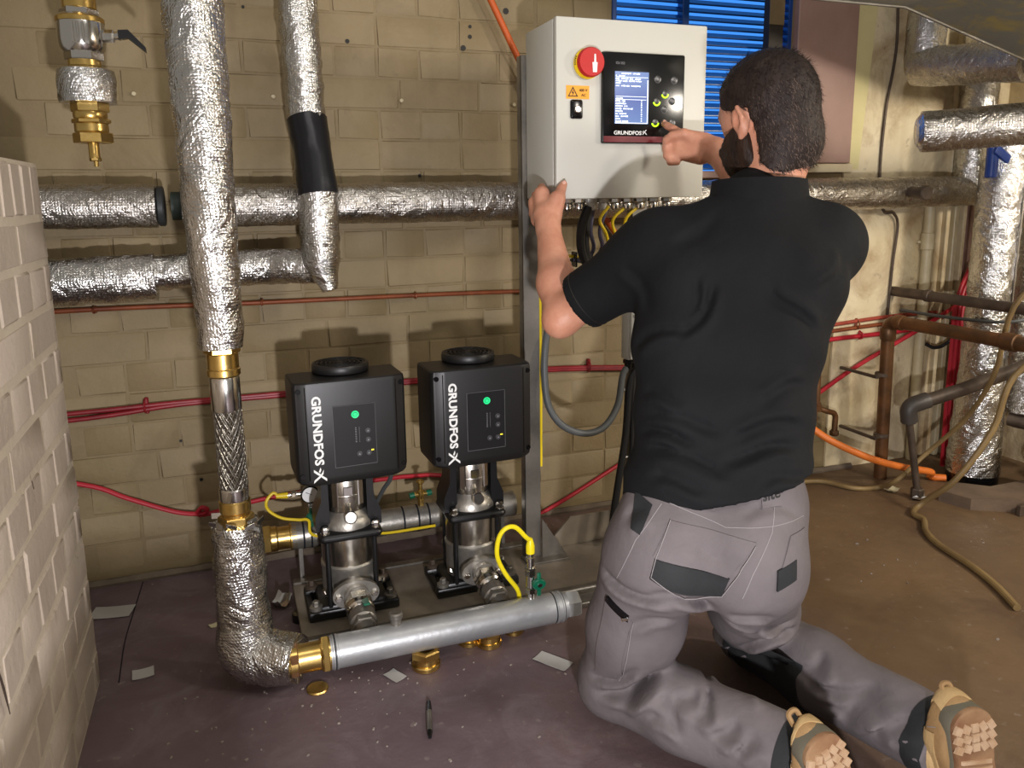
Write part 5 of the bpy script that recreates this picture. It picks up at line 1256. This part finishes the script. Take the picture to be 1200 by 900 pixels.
body, body_bv = sdf_obj('person', field(items), (.52, .80, -.02), (1.30, 1.90, 1.36), .0033, 'skin', None, 1, org=(.80, 1.15, 0))
body['label'] = 'kneeling bearded man in black polo shirt and grey work trousers pressing the cabinet panel'
body['category'] = 'person'
man = body

# hair and beard as shells over the head
def hshell(base, grow, conds, post=None):
    def f(P, c, rad):
        r = None
        for i in base: v = i.d(P); r = v if r is None else smin(r, v, i.k)
        r = r-grow
        if post is not None: r = r+post(P)
        Q = ((P-HC)@HM.T)/HS
        for g in conds: r = np.maximum(r, g(Q)*HS)
        return r
    return f
cran = [hell((0, -.008, .030), (.077, .097, .088)), hell((0, .035, -.005), (.066, .060, .085), .03), hell((0, -.040, -.045), (.058, .050, .062), .03), RC(NB, hd(0, -.022, -.060), .053, .053, .03)]
hl_conds = [lambda Q: (Q[:, 1]-.034-.35*np.clip(Q[:, 2]-.03, -.05, .09)+0*Q[:, 0])*.8,
            lambda Q: (-.052-Q[:, 2]-1.3*np.clip(-Q[:, 1]-.005, 0, .05)),
            lambda Q: np.minimum(Q[:, 1]+.030, -(Q[:, 2]-.022-.35*np.clip(Q[:, 1], 0, .1)))]
top, top_bv = sdf_obj('hair', hshell(cran, .0075, hl_conds, lambda P: waves(P, 160, 3, .0022)), HC-.16, HC+.16, .004, 'hair', man, 1)
top['label'] = 'short dark brown hair'
bd_base = [hell((0, .035, -.005), (.066, .060, .085)), hell((0, .045, -.065), (.052, .050, .045), .03), hell((0, .020, -.052), (.060, .058, .050), .03), hell((0, .080, -.098), (.020, .018, .016), .02)]
beard_conds = [lambda Q: Q[:, 2]+.020-.55*np.clip(.05-Q[:, 1], -.02, .06), lambda Q: -.008-Q[:, 1], lambda Q: (.014-np.sqrt((Q[:, 0]/1.5)**2+((Q[:, 2]+.060)*1.6)**2)) if False else np.minimum(.024-np.abs(Q[:, 0]), .010-np.abs(Q[:, 2]+.060))]
bd, bd_bv = sdf_obj('beard', hshell(bd_base, .016, beard_conds, lambda P: waves(P, 220, 5, .003)), HC-.18, HC+.16, .004, 'beard', man, 1)
bd['label'] = 'dark brown full beard'
def strands(o, count, length, mat, name, comb, seed, sel=None, parent=None):
    rnd = random.Random(seed); me = o.data; org = ORG[o]; polys = me.polygons; vs = []; fs = []
    n = len(polys); tries = 0
    while len(fs) < count*2 and tries < count*8:
        tries += 1; p = polys[rnd.randrange(n)]; c = p.center+org; nn = Vector(p.normal)
        q = Vector(((np.array(c)-HC)@HM.T)/HS)
        if sel and not sel(q, rnd): continue
        d = comb(q); d = Vector(hl)*d[0]+Vector(f0)*d[1]+Vector(hu)*d[2]; d = (d-nn*d.dot(nn)*.8+nn*.26+Vector((rnd.gauss(0, .22), rnd.gauss(0, .22), rnd.gauss(0, .22)))).normalized()
        L = length*rnd.uniform(.6, 1.2); s = d.cross(nn).normalized()*.0006; a = c-nn*.002; b = a+d*L*.55+nn*.001; e = a+d*L-nn*.0005
        k = len(vs); vs += [a-s, a+s, b+s*.7, b-s*.7, e]; fs += [(k, k+1, k+2, k+3), (k+3, k+2, k+4)]
    mb = MB(); mb.add(vs, fs); return obj(name, mb, mat, parent if parent is not None else man, kind='stuff')
swirl = lambda q: (-.5*q.x*8-.35, -.6 if q.y > -.06 else -.2, -.9 if q.z < .07 else -.25)
strands(top, 5200, .016, 'hair', 'hair_strands', swirl, 1, lambda q, r: q.z > -.005 or r.random() < .25, top)
strands(top, 3400, .010, 'hair_grey', 'hair_strands', lambda q: (0, -.2, -1), 2, lambda q, r: q.z < .035-.15*q.y and r.random() < .9-6*max(0, q.z-.01), top)
strands(bd, 2600, .011, 'beard', 'beard_strands', lambda q: (q.x*3, .3, -1), 3, None, bd)
for s in (1, -1):
    mb = MB(); mb.sphere(hd(s*.031, .082, .011), .0115, 14); e = obj('eye', mb, 'white_print', man)
    mb = MB(); mb.sphere(hd(s*.031, .0895, .0105), .0055, 10); obj('iris', mb, 'ink', e)
    mb = MB(); mb.tube([hd(s*.014, .0935, .030), hd(s*.030, .094, .034), hd(s*.048, .082, .030)], [.003, .004, .0025], 6); obj('eyebrow', mb, 'beard', man)
# nails on the visible fingers
def nail(c, d, nn, s=.006):
    d = Vector(d).normalized(); nn = Vector(nn).normalized(); x = d.cross(nn).normalized(); nn = x.cross(d).normalized(); mb = MB(); mb.sphere((0, 0, 0), 1, 10)
    mb.v = [tuple(Vector(c)+x*v[0]*s*.75+d*v[1]*s+nn*v[2]*.0012) for v in mb.v]; return mb
M['nail'] = simple('nail', '#d9a894', .3)
obj('fingernail', nail((1.0155, 1.719, 1.2235), (-.0, .5, .6), (-.1, -.5, .8)), 'nail', man)
obj('fingernail', nail((.7495, 1.7185, 1.0805), (.5, .3, .8), (-.3, -.8, .5)), 'nail', man)

VDn = np.array(unit((.52, .84, -.10)), np.float32)
def folds(lines, cdep):
    # each: (a, b, depth, width); grooves with a soft ridge beside them on the near side of the garment
    prep = []
    for a, b, dp_, wd in lines:
        a = np.array(a, np.float32); b = np.array(b, np.float32); a = a-VDn*(a@VDn); b = b-VDn*(b@VDn); L = float(np.linalg.norm(b-a)); e = (b-a)/L; prep.append((a, e, L, np.cross(VDn, e).astype(np.float32), dp_, wd))
    def f(P):
        out = np.zeros(len(P), np.float32); dep = P@VDn; Q = P-dep[:, None]*VDn; near = np.clip((cdep-dep)/.03, 0, 1)
        for a, e, L, nn, dp_, wd in prep:
            q = Q-a; t = q@e/L; s_ = q@nn+.008*np.sin(t*5+a[0]*40)*min(1, L/.1); w_ = np.clip(np.minimum(t+.08, 1.08-t)/.3, 0, 1); w_ = w_*w_*(3-2*w_)
            out += 1.2*w_*dp_*(np.exp(-(s_/wd)**2)-.75*np.exp(-((s_-1.7*wd)/(1.1*wd))**2))
        return out*near
    return f
def crumple(P, kx, kz, seed, amp):
    Q = np.stack([P@TX.astype(np.float32)*kx, P@TF.astype(np.float32)*kx, P[:, 2]*kz+(P@TX.astype(np.float32))*kx*.8], 1); return waves(Q, 1.0, seed, amp)
# black polo shirt
sh_fold = folds([((0.741, 1.190, 0.789), (0.793, 1.150, 0.893), .008, .008), ((0.768, 1.200, 0.832), (0.771, 1.170, 0.907), .006, .007), ((0.694, 1.270, 0.774), (0.755, 1.200, 0.820), .009, .008),
      ((0.602, 1.060, 0.622), (0.739, 1.010, 0.598), .008, .009), ((0.722, 1.010, 0.618), (0.877, 1.020, 0.624), .008, .008), ((0.608, 1.090, 0.648), (0.685, 1.040, 0.639), .007, .008), ((0.953, 1.100, 0.807), (0.874, 1.110, 0.893), .007, .009),
      ((0.619, 1.100, 0.677), (0.734, 1.030, 0.662), .006, .009), ((0.898, 1.040, 0.661), (0.743, 1.020, 0.652), .007, .010), ((0.611, 1.060, 0.577), (0.698, 1.020, 0.569), .006, .007), ((0.798, 1.010, 0.575), (0.909, 1.040, 0.583), .006, .007), ((0.626, 1.120, 0.711), (0.671, 1.060, 0.704), .006, .008), ((0.933, 1.080, 0.720), (0.812, 1.050, 0.709), .005, .009),
      ((0.716, 1.340, 0.918), (0.751, 1.300, 0.839), .005, .010), ((1.063, 1.160, 0.934), (0.984, 1.120, 0.871), .006, .009), ((0.836, 1.200, 1.023), (0.757, 1.240, 0.955), .004, .012)], float(np.array((.86, 1.21, .75))@VDn)+.03)
def shirt_post(P): return waves(P*np.array((1, 1, 1.6), np.float32), 24, 11, .004)+sh_fold(P)+crumple(P, 7, 62, 13, .006)*np.clip((.66-P[:, 2])/.12, 0, 1)
sd = unit(EL_-SL); sdr = unit(ER-SR)
shirt = [RC(np.array((.79, 1.125, .50))-TX*.070, np.array((.79, 1.125, .50))+TX*.070, .093, .093, .05)]+tcol((.802, 1.14, .55), .068, .091)+tcol((.828, 1.175, .655), .070, .092)+tcol((.862, 1.215, .77), .080, .097)+tcol((.905, 1.245, .88), .094, .100)
shirt += [RC(SL, SR, .064, .062, .05), RC((.950, 1.275, .955), NB+V3(.0, .0, -.012), .10, .066, .05), RC(SL+V3(.03, 0, .01), NB+V3(0, 0, -.030), .052, .052, .05), RC(SR+V3(-.02, 0, .01), NB+V3(0, 0, -.030), .052, .052, .05)]
sleeveL = [RC(SL, SL+sd*.05, .070, .068, .04), RC(SL+sd*.03, SL+sd*.20, .068, .062, .04)]
sleeveR = [RC(SR, SR+sdr*.05, .070, .068, .04), RC(SR+sdr*.03, SR+sdr*.17, .068, .062, .04)]
cr = []
hem_n = unit(TX*.27+np.array((0, 0, -1.))); hem_p = np.array((.79, 1.12, .534))
def shirt_field():
    base = field(shirt+sleeveL+sleeveR+cr, [], shirt_post)
    def f(P, c, rad):
        r = base(P, c, rad)
        r = np.maximum(r, (P-hem_p)@hem_n)                       # bottom hem
        tl = (P-SL)@sd; near = np.linalg.norm(P-(SL+sd*.2), axis=1) < .12
        r = np.where(near, np.maximum(r, tl-.205), r)            # left cuff
        tr = (P-SR)@sdr; near = np.linalg.norm(P-(SR+sdr*.19), axis=1) < .11
        r = np.where(near, np.maximum(r, tr-.19), r)
        return r
    return f
polo, polo_bv = sdf_obj('polo_shirt', shirt_field(), (.50, .98, .42), (1.32, 1.62, 1.12), .0052, 'polo', man, 2, 'black short-sleeved polo shirt')
# collar
cu_n = unit((.05, .16, 1))
cc = NB+V3(.002, .004, .034)
vsC = []; fsC = []; nn_ = 40
for j, (rr, hz) in enumerate(((.083, -.052), (.080, -.028), (.0765, .000), (.073, .001), (.071, -.006), (.068, -.04))):
    for i in range(nn_):
        a = 2*PI*i/nn_; b = .5+.5*math.sin(a); p = np.array(cc)+TX*(rr*1.16*math.cos(a))+TF*(rr*1.02*math.sin(a))+np.array((0, 0, 1.))*(hz-.012*b)
        vsC.append(p)
for j in range(5):
    for i in range(nn_): k = (i+1) % nn_; fsC.append((j*nn_+i, j*nn_+k, (j+1)*nn_+k, (j+1)*nn_+i))
mb = MB(); mb.add(vsC, fsC); obj('collar', mb, 'polo', polo)
# sleeve hem seam
def ringline(c, ax_, r, w, off=0):
    ax_ = Vector(unit(ax_)); e = ax_.orthogonal().normalized(); g = ax_.cross(e); pts = []
    for i in range(33):
        a = 2*PI*i/32; o_ = Vector(c)+(e*math.cos(a)+g*math.sin(a))*.25; hit = polo_bv.ray_cast(o_, (Vector(c)-o_).normalized())
        if hit[0] is None: continue
        pts.append(hit[0]+hit[1]*off)
    b = MB(); b.tube(pts, w, 6, False); return b
obj('sleeve_hem', ringline(SL+sd*.185, sd, .06, .0012), 'ink', polo)

# grey work trousers
TB = [EL(PEL-TX*.062-TF*.035+V3(0, 0, .005), (.092, .095, .105), np.array([TX, TF, (0, 0, 1)]), .04), EL(PEL+TX*.062-TF*.035+V3(0, 0, .005), (.092, .095, .105), np.array([TX, TF, (0, 0, 1)]), .03)]
trs = tcol(PEL+V3(.0, .0, .03), .075, .088)+tcol((.795, 1.135, .515), .070, .086)+TB
trs += [RC(HL-V3(*(TX*.01)), HL+(KL-HL)*.5, .094, .088, .03), RC(HL+(KL-HL)*.5, KL, .088, .071, .03), RC(HR, HR+(KR-HR)*.5, .092, .084, .03), RC(HR+(KR-HR)*.5, KR, .084, .070, .03)]
dL = unit(AL-KL); dR = unit(AR-KR)
trs += [RC(KL, KL+(AL-KL)*.4, .070, .073, .025), RC(KL+(AL-KL)*.4, AL+V3(*dL)*.03, .073, .064, .03), RC(KR, KR+(AR-KR)*.4, .070, .075, .025), RC(KR+(AR-KR)*.4, AR+V3(*dR)*.03, .075, .066, .03)]
tr_fold = folds([((0.550, 1.120, 0.397), (0.662, 1.050, 0.363), .010, .009), ((0.615, 1.060, 0.388), (0.723, 1.020, 0.368), .010, .009), ((0.598, 1.100, 0.307), (0.666, 1.060, 0.322), .006, .010), ((0.601, 1.220, 0.091), (0.716, 1.170, 0.169), .014, .010), ((0.599, 1.240, 0.119), (0.670, 1.180, 0.190), .009, .009), ((0.610, 1.160, 0.100), (0.672, 1.150, 0.148), .009, .009),
      ((0.696, 1.100, 0.136), (0.759, 1.120, 0.156), .009, .009), ((0.717, 1.070, 0.127), (0.770, 1.090, 0.159), .010, .009), ((0.713, 1.000, 0.124), (0.782, 1.020, 0.138), .010, .009), ((0.740, 0.980, 0.113), (0.806, 1.000, 0.138), .008, .008), ((0.644, 1.100, 0.112), (0.690, 1.060, 0.107), .007, .009), ((0.672, 1.120, 0.143), (0.702, 1.080, 0.110), .006, .010),
      ((0.816, 1.120, 0.309), (0.961, 1.120, 0.226), .011, .010), ((0.898, 1.200, 0.171), (0.975, 1.130, 0.230), .012, .010), ((0.874, 1.150, 0.246), (0.969, 1.120, 0.259), .008, .009), ((0.796, 1.100, 0.348), (0.875, 1.080, 0.326), .007, .010),
      ((1.003, 1.150, 0.107), (1.143, 1.100, 0.140), .010, .010), ((1.014, 1.100, 0.098), (1.129, 1.100, 0.108), .008, .009), ((0.986, 1.000, 0.091), (1.100, 1.050, 0.136), .012, .010), ((1.036, 0.980, 0.091), (1.101, 1.000, 0.149), .010, .009), ((1.022, 1.200, 0.111), (1.090, 1.180, 0.146), .008, .009), ((1.046, 0.950, 0.092), (1.105, 0.970, 0.141), .008, .008),
      ((0.597, 1.120, 0.500), (0.635, 1.100, 0.521), .006, .008), ((0.650, 1.040, 0.482), (0.770, 1.020, 0.452), .004, .009), ((0.766, 1.020, 0.532), (0.887, 1.030, 0.521), .004, .008)], 9.0)
def tr_post(P): return waves(P*np.array((1, 1, 1.8), np.float32), 24, 21, .004)+waves(P, 60, 22, .0016)+tr_fold(P)
hemL = AL+dL*.022; hemR = AR+dR*.020
def trouser_field():
    base = field(trs, [], tr_post)
    def f(P, c, rad):
        r = base(P, c, rad); r = np.maximum(r, .004-P[:, 2])
        r = np.maximum(r, P[:, 2]-.575)
        a = (P-hemL)@dL; r = np.where(np.linalg.norm(P-hemL, axis=1) < .13, np.maximum(r, a), r)
        a = (P-hemR)@dR; r = np.where(np.linalg.norm(P-hemR, axis=1) < .13, np.maximum(r, a), r)
        return r
    return f
trou, trou_bv = sdf_obj('work_trousers', trouser_field(), (.50, .82, -.02), (1.20, 1.45, .62), .0050, 'trouser', man, 2, 'grey work trousers with dark patches')
VD = Vector((.52, .84, -.18)).normalized()
def snap(p, off=0, bv=None, d=None):
    d = VD if d is None else Vector(d).normalized(); p = Vector(p); h_ = (bv or trou_bv).ray_cast(p-d*.35, d, .6)
    
    if h_[0] is None: h_ = (bv or trou_bv).find_nearest(p)
    return h_[0]+h_[1]*off
def patch_mb(a, b, c, e, n=14, m=8, th=.0025, bv=None, d=None, sag=0):
    # four corners: lower left, lower right, upper right, upper left
    a, b, c, e = map(Vector, (a, b, c, e)); vs = []; inn = []
    for j in range(m+1):
        for i in range(n+1):
            u, v = i/n, j/m; p = a.lerp(b, u).lerp(e.lerp(c, u), v)-Vector((0, 0, sag*4*u*(1-u)*(1-v)))
            vs.append(snap(p, th, bv, d)); inn.append(snap(p, -.002, bv, d))
    k = len(vs); fs = []; W_ = n+1
    for j in range(m):
        for i in range(n): q = j*W_+i; fs.append((q, q+1, q+1+W_, q+W_))
    rim = list(range(W_))+[j*W_+n for j in range(1, m+1)]+[m*W_+i for i in range(n-1, -1, -1)]+[j*W_ for j in range(m-1, 0, -1)]
    for i in range(len(rim)): x, y = rim[i], rim[(i+1) % len(rim)]; fs.append((x, x+k, y+k, y))
    b_ = MB(); b_.add(vs+inn, fs); return b_
def line_mb(pts, r=.0007, off=.0004, bv=None, d=None, step=.008, side=0):
    b_ = MB(); b_.tube([snap(p, off, bv, d) for p in dense(pts, step)], r, 5, False); return b_
Y0 = 1.05
# left back pocket with dark lower patch, seams, belt loops
pk = obj('back_pocket', patch_mb((0.616, 1.050, 0.461), (0.740, 1.020, 0.427), (0.792, 1.020, 0.482), (0.654, 1.060, 0.515), th=.0022), 'trouser', trou)
obj('pocket_patch', patch_mb((0.618, 1.060, 0.421), (0.732, 1.020, 0.394), (0.744, 1.020, 0.426), (0.627, 1.060, 0.455), th=.0036, sag=.012), 'patch', pk, 'dark grey lower pocket patch')
pk2 = obj('back_pocket', patch_mb((0.832, 1.020, 0.416), (0.875, 1.030, 0.424), (0.903, 1.040, 0.483), (0.858, 1.020, 0.483), n=8, th=.0025), 'trouser', trou)
obj('pocket_patch', patch_mb((0.831, 1.020, 0.400), (0.874, 1.030, 0.410), (0.874, 1.030, 0.442), (0.831, 1.020, 0.435), n=8, th=.0042), 'patch', pk2, 'small dark patch on the right pocket')
obj('seam', line_mb([(0.835, 1.030, 0.532), (0.822, 1.020, 0.495), (0.773, 1.000, 0.436), (0.769, 1.020, 0.390)]), 'stitch', trou)
obj('seam', line_mb([(0.636, 1.060, 0.548), (0.741, 1.030, 0.505), (0.827, 1.020, 0.504), (0.902, 1.040, 0.503)]), 'stitch', trou)
obj('seam', line_mb([(0.648, 1.080, 0.537), (0.612, 1.100, 0.475), (0.586, 1.120, 0.395)]), 'stitch', trou)
obj('seam', line_mb([(0.654, 1.060, 0.515), (0.630, 1.060, 0.459), (0.621, 1.060, 0.424), (0.680, 1.050, 0.383), (0.732, 1.020, 0.394), (0.789, 1.020, 0.476)], off=.0046), 'stitch', pk)
for a, b, c, e in (((828, 602), (840, 603), (841, 588), (829, 588)),):
    pass
obj('belt_loop', patch_mb((0.700, 1.030, 0.534), (0.720, 1.030, 0.529), (0.719, 1.030, 0.553), (0.699, 1.030, 0.556), n=4, m=5, th=.004), 'trouser', trou)
wb = obj('waist_tab', patch_mb((0.805, 1.020, 0.530), (0.844, 1.020, 0.532), (0.839, 1.020, 0.564), (0.801, 1.020, 0.561), n=8, m=6, th=.0035), 'trouser', trou)
mbt = text_mb('site', .024, (0, 0, 0), (1, 0, 0), (0, 0, 1), .0001, .0004)
o_ = Vector((0.805, 1.020, 0.550)); r_ = (Vector((0.841, 1.020, 0.555))-o_).normalized(); u_ = Vector((0, 0, 1))
mbt.v = [tuple(snap(o_+r_*v[0]+u_*v[2], .0042+(v[1] < 0)*.0004)) for v in mbt.v]; obj('tab_lettering', mbt, 'ink', wb)
# open side pocket, thigh pocket with zip on the left leg
LD = Vector((.93, .35, -.1))
obj('side_pocket', patch_mb((0.639, 1.160, 0.480), (0.645, 1.140, 0.475), (0.661, 1.130, 0.524), (0.638, 1.150, 0.540), n=6, th=.002), 'patch', trou, 'dark gaping side pocket')
tp = obj('thigh_pocket', patch_mb((0.566, 1.200, 0.153), (0.615, 1.170, 0.149), (0.614, 1.120, 0.312), (0.571, 1.150, 0.341), n=10, m=12, th=.003, d=(.75, .65, -.1)), 'trouser', trou)
obj('pocket_zip', patch_mb((0.573, 1.150, 0.335), (0.605, 1.120, 0.309), (0.610, 1.120, 0.321), (0.580, 1.150, 0.347), n=10, m=3, th=.0052, d=(.75, .65, -.1)), 'gloss_black', tp, 'black zip')
mb = MB(); p = snap((0.602, 1.120, 0.319), .008, None, (.75, .65, -.1)); mb.box(p, (.012, .006, .006), .001, 1); obj('zip_puller', mb, 'chrome', tp)
obj('seam', line_mb([(0.622, 1.170, 0.151), (0.626, 1.150, 0.222), (0.620, 1.120, 0.307)], off=.003), 'stitch', tp)
# knee pad panels and dark hem bands
def band(c, ax_, back, w, th, bv, mat, name, parent, lab=None, a0=0, a1=2*PI, n=40):
    ax_ = Vector(unit(ax_)); e = ax_.orthogonal().normalized(); g = ax_.cross(e); vs = []; m = 3
    for j in range(m+1):
        cc_ = Vector(c)-ax_*(back+w*j/m)
        for i in range(n+1):
            a = a0+(a1-a0)*i/n; dd = e*math.cos(a)+g*math.sin(a); h_ = bv.ray_cast(cc_+dd*.115, -dd, .15); p = h_[0] if h_[0] is not None else cc_+dd*.06; vs.append(p+dd*th)
    fs = []
    for j in range(m):
        for i in range(n): q = j*(n+1)+i; fs.append((q, q+1, q+n+2, q+n+1))
    b_ = MB(); b_.add(vs, fs); return obj(name, b_, mat, parent, lab)
def shell(c0, c1, th, a0, a1, bv, n=18, m=14):
    c0 = Vector(c0); c1 = Vector(c1); ax_ = (c1-c0).normalized(); e = Vector((-1, 0, 0)); e = (e-ax_*e.dot(ax_)).normalized(); g = Vector((0, 0, 1)); g = (g-ax_*g.dot(ax_)).normalized(); vs = []; inn = []
    for j in range(m+1):
        c = c0.lerp(c1, j/m)
        for i in range(n+1):
            a = a0+(a1-a0)*i/n; dd = e*math.cos(a)+g*math.sin(a); h_ = bv.ray_cast(c+dd*.16, -dd, .2); p = h_[0] if h_[0] is not None else c+dd*.07; vs.append(p+dd*th); inn.append(p-dd*.003)
    fs = []; W_ = n+1; k = len(vs)
    for j in range(m):
        for i in range(n): q = j*W_+i; fs.append((q, q+W_, q+W_+1, q+1))
    rim = list(range(W_))+[j*W_+n for j in range(1, m+1)]+[m*W_+i for i in range(n-1, -1, -1)]+[j*W_ for j in range(m-1, 0, -1)]
    for i in range(len(rim)): x, y = rim[i], rim[(i+1) % len(rim)]; fs.append((x, y, y+k, x+k))
    b_ = MB(); b_.add(vs+inn, fs); return b_
obj('knee_panel', shell(KR+(AR-KR)*.06, KR+(AR-KR)*.46, .003, -1.0, .55, trou_bv), 'patch', trou, 'black knee panel on the inner right leg')
band(hemL, dL, .004, .045, .002, trou_bv, 'patch', 'hem_band', trou, 'dark hem band')
band(hemR, dR, .004, .040, .002, trou_bv, 'patch', 'hem_band', trou, 'dark hem band')

# boots: toes on the floor, soles facing back
def boot(A, dsh, nm, lab, yawt, rollt):
    # ankle A; shin runs along dsh; sole plane normal n, toe direction t
    n = unit(np.array((dsh[0], dsh[1], 0))+np.array((0, 0, .12))); rot = Matrix.Rotation(yawt, 3, 'Z'); n = np.array(rot @ Vector(n)); t0 = np.array((0, 0, -1.)); t0 = unit(t0-n*(t0@n)); s = np.cross(n, t0); t0 = unit(t0*math.cos(rollt)+np.array((-n[1], n[0], 0))*math.sin(rollt)); s = np.cross(n, t0)
    heel = np.array(A)+n*.082-t0*.105
    def Bp(x, y, z): return heel+s*x+t0*y+n*z        # y along the sole from the heel, z out of the sole
    Mx = np.array([s, t0, n])
    it = [EL(Bp(0, .045, -.045), (.037, .052, .055), Mx, .02), EL(Bp(0, .12, -.03), (.040, .09, .042), Mx, .03), EL(Bp(.003, .195, -.022), (.043, .062, .030), Mx, .03), RC(Bp(0, .07, -.04), Bp(0, .055, -.115), .043, .047, .03), RC(Bp(0, .055, -.10), np.array(A)-dsh*.02, .046, .050, .02)]
    def f0_(P, c, rad):
        r = None
        for i in it: v = i.d(P); r = v if r is None else smin(r, v, i.k)
        r = r+waves(P, 70, 31, .0015); Q = (P-heel)@Mx.T
        r = np.maximum(r, Q[:, 2]+.012); r = np.maximum(r, .012-P[:, 2]*1.0); r = np.maximum(r, .012-((P-np.array(A))@dsh)); return r
    o, bv = sdf_obj(nm, f0_, np.array(A)-.26, np.array(A)+.26, .0045, 'boot', man, 1, lab)
    def outline(y):
        u = y/.262
        w = .036+.010*math.sin(min(1, max(0, (u-.35)/.65))*PI)*1.0; w *= 1-.10*math.exp(-((u-.42)/.16)**2)
        e = 1.0
        if u < .12: e = math.sqrt(max(0, 1-((.12-u)/.12)**2))
        if u > .80: e = math.sqrt(max(0, 1-((u-.80)/.205)**2))
        return w*max(e, .02)
    ys = [.262*(.5-.5*math.cos(PI*i/30)) for i in range(31)]
    poly = [(outline(y), y) for y in ys]+[(-outline(y), y) for y in ys[::-1]]
    def slab(z0, z1, sc=1.0, ch=.003):
        b_ = MB(); lev = [(z0, sc-.02), (z0+ch*.6, sc), (z1-ch, sc), (z1, sc-.05)]; k = len(poly); vs = []; fs = []
        for z, q in lev:
            for x, y in poly:
                p = Bp(x*q, .131+(y-.131)*(.5+.5*q) if q < 1 else y, z); p[2] = max(p[2], .003); vs.append(p)
        for j in range(3):
            for i in range(k): q2 = (i+1) % k; fs.append((j*k+i, j*k+q2, (j+1)*k+q2, (j+1)*k+i))
        fs.append(tuple(range(k-1, -1, -1))); fs.append(tuple(3*k+i for i in range(k))); b_.add(vs, fs); return b_
    obj('midsole', slab(-.030, -.004, 1.06), 'midsole', o)
    so = obj('outsole', slab(-.006, .006, 1.02), 'sole', o)
    # tread: heel bars, instep ribs, chevron lugs
    lug = MB()
    def lg(x, y, lx, ly, a):
        if abs(x) > outline(y)*.90: return
        c, s_ = math.cos(a), math.sin(a); vs = []
        for z, q in ((.004, 1.06), (.0088, .90)):
            for ux, uy in ((-.5, -.5), (.5, -.5), (.5, .5), (-.5, .5)):
                px = ux*lx*q; py = uy*ly*q; p = Bp(x+px*c-py*s_, y+px*s_+py*c, z); p[2] = max(p[2], .001); vs.append(p)
        lug.add(vs, [(4, 5, 6, 7), (0, 4, 7, 3), (1, 2, 6, 5), (0, 1, 5, 4), (3, 7, 6, 2)])
    for i in range(3):
        for j in range(-2, 3): lg(j*.0150, .030+i*.016, .0135, .0145, .5 if j < 0 else -.5 if j > 0 else 0)
    for i in range(5): lg(0, .088+i*.0115, .058, .0065, .12)
    for i in range(7):
        for j in range(-2, 3): lg(j*.0170+(.004 if i % 2 else 0), .150+i*.0150, .0155, .0130, .55 if j < 0 else -.55 if j > 0 else .2)
    obj('tread', lug, 'lug', so, kind='stuff')
    # padded cuff, heel counter and laces
    cf = MB(); pts = []
    e = Vector(dsh).orthogonal().normalized(); g = Vector(dsh).cross(e)
    for i in range(29): a = 2*PI*i/28; pts.append(Vector(A)+Vector(dsh)*.020+(e*math.cos(a)+g*math.sin(a))*.051)
    cf.tube(pts, .010, 10, False); obj('cuff', cf, 'boot_pale', o)
    obj('heel_counter', patch_mb(Bp(-.030, .03, -.030), Bp(.030, .03, -.030), Bp(.026, .015, -.060), Bp(-.026, .015, -.060), n=10, th=.003, bv=bv, d=t0), 'boot_pale', o)
    for sx in (1, -1):
        obj('side_panel', patch_mb(Bp(sx*.06, .05, -.03), Bp(sx*.06, .13, -.03), Bp(sx*.06, .12, -.06), Bp(sx*.06, .055, -.075), n=8, th=.0025, bv=bv, d=-s*sx), 'boot_pale', o)
        obj('stitch_line', line_mb([Bp(sx*.06, .04, -.03), Bp(sx*.06, .06, -.075), Bp(sx*.06, .11, -.085)], bv=bv, d=-s*sx), 'stitch', o)
    lc = MB()
    for i in range(4): lc.tube([Bp(-.03, .10-i*.012, -.075-i*.012), Bp(0, .125-i*.014, -.085-i*.012), Bp(.03, .10-i*.012, -.075-i*.012)], .003, 6)
    lc.tube([Bp(-.02, .11, -.10), Bp(-.045, .13, -.09), Bp(-.06, .12, -.07)], .003, 6); obj('laces', lc, 'black_cable', o)
    lp = MB(); lp.tube([Bp(-.009, .004, -.048), Bp(-.007, -.012, -.056), Bp(.007, -.012, -.056), Bp(.009, .004, -.048)], .0045, 6); obj('pull_loop', lp, 'boot', o)
    return o
boot(AL, dL, 'boot', 'left tan work boot, toe on the floor', -.5, .35)
boot(AR, dR, 'boot', 'right tan work boot, toe on the floor', -.28, .08)
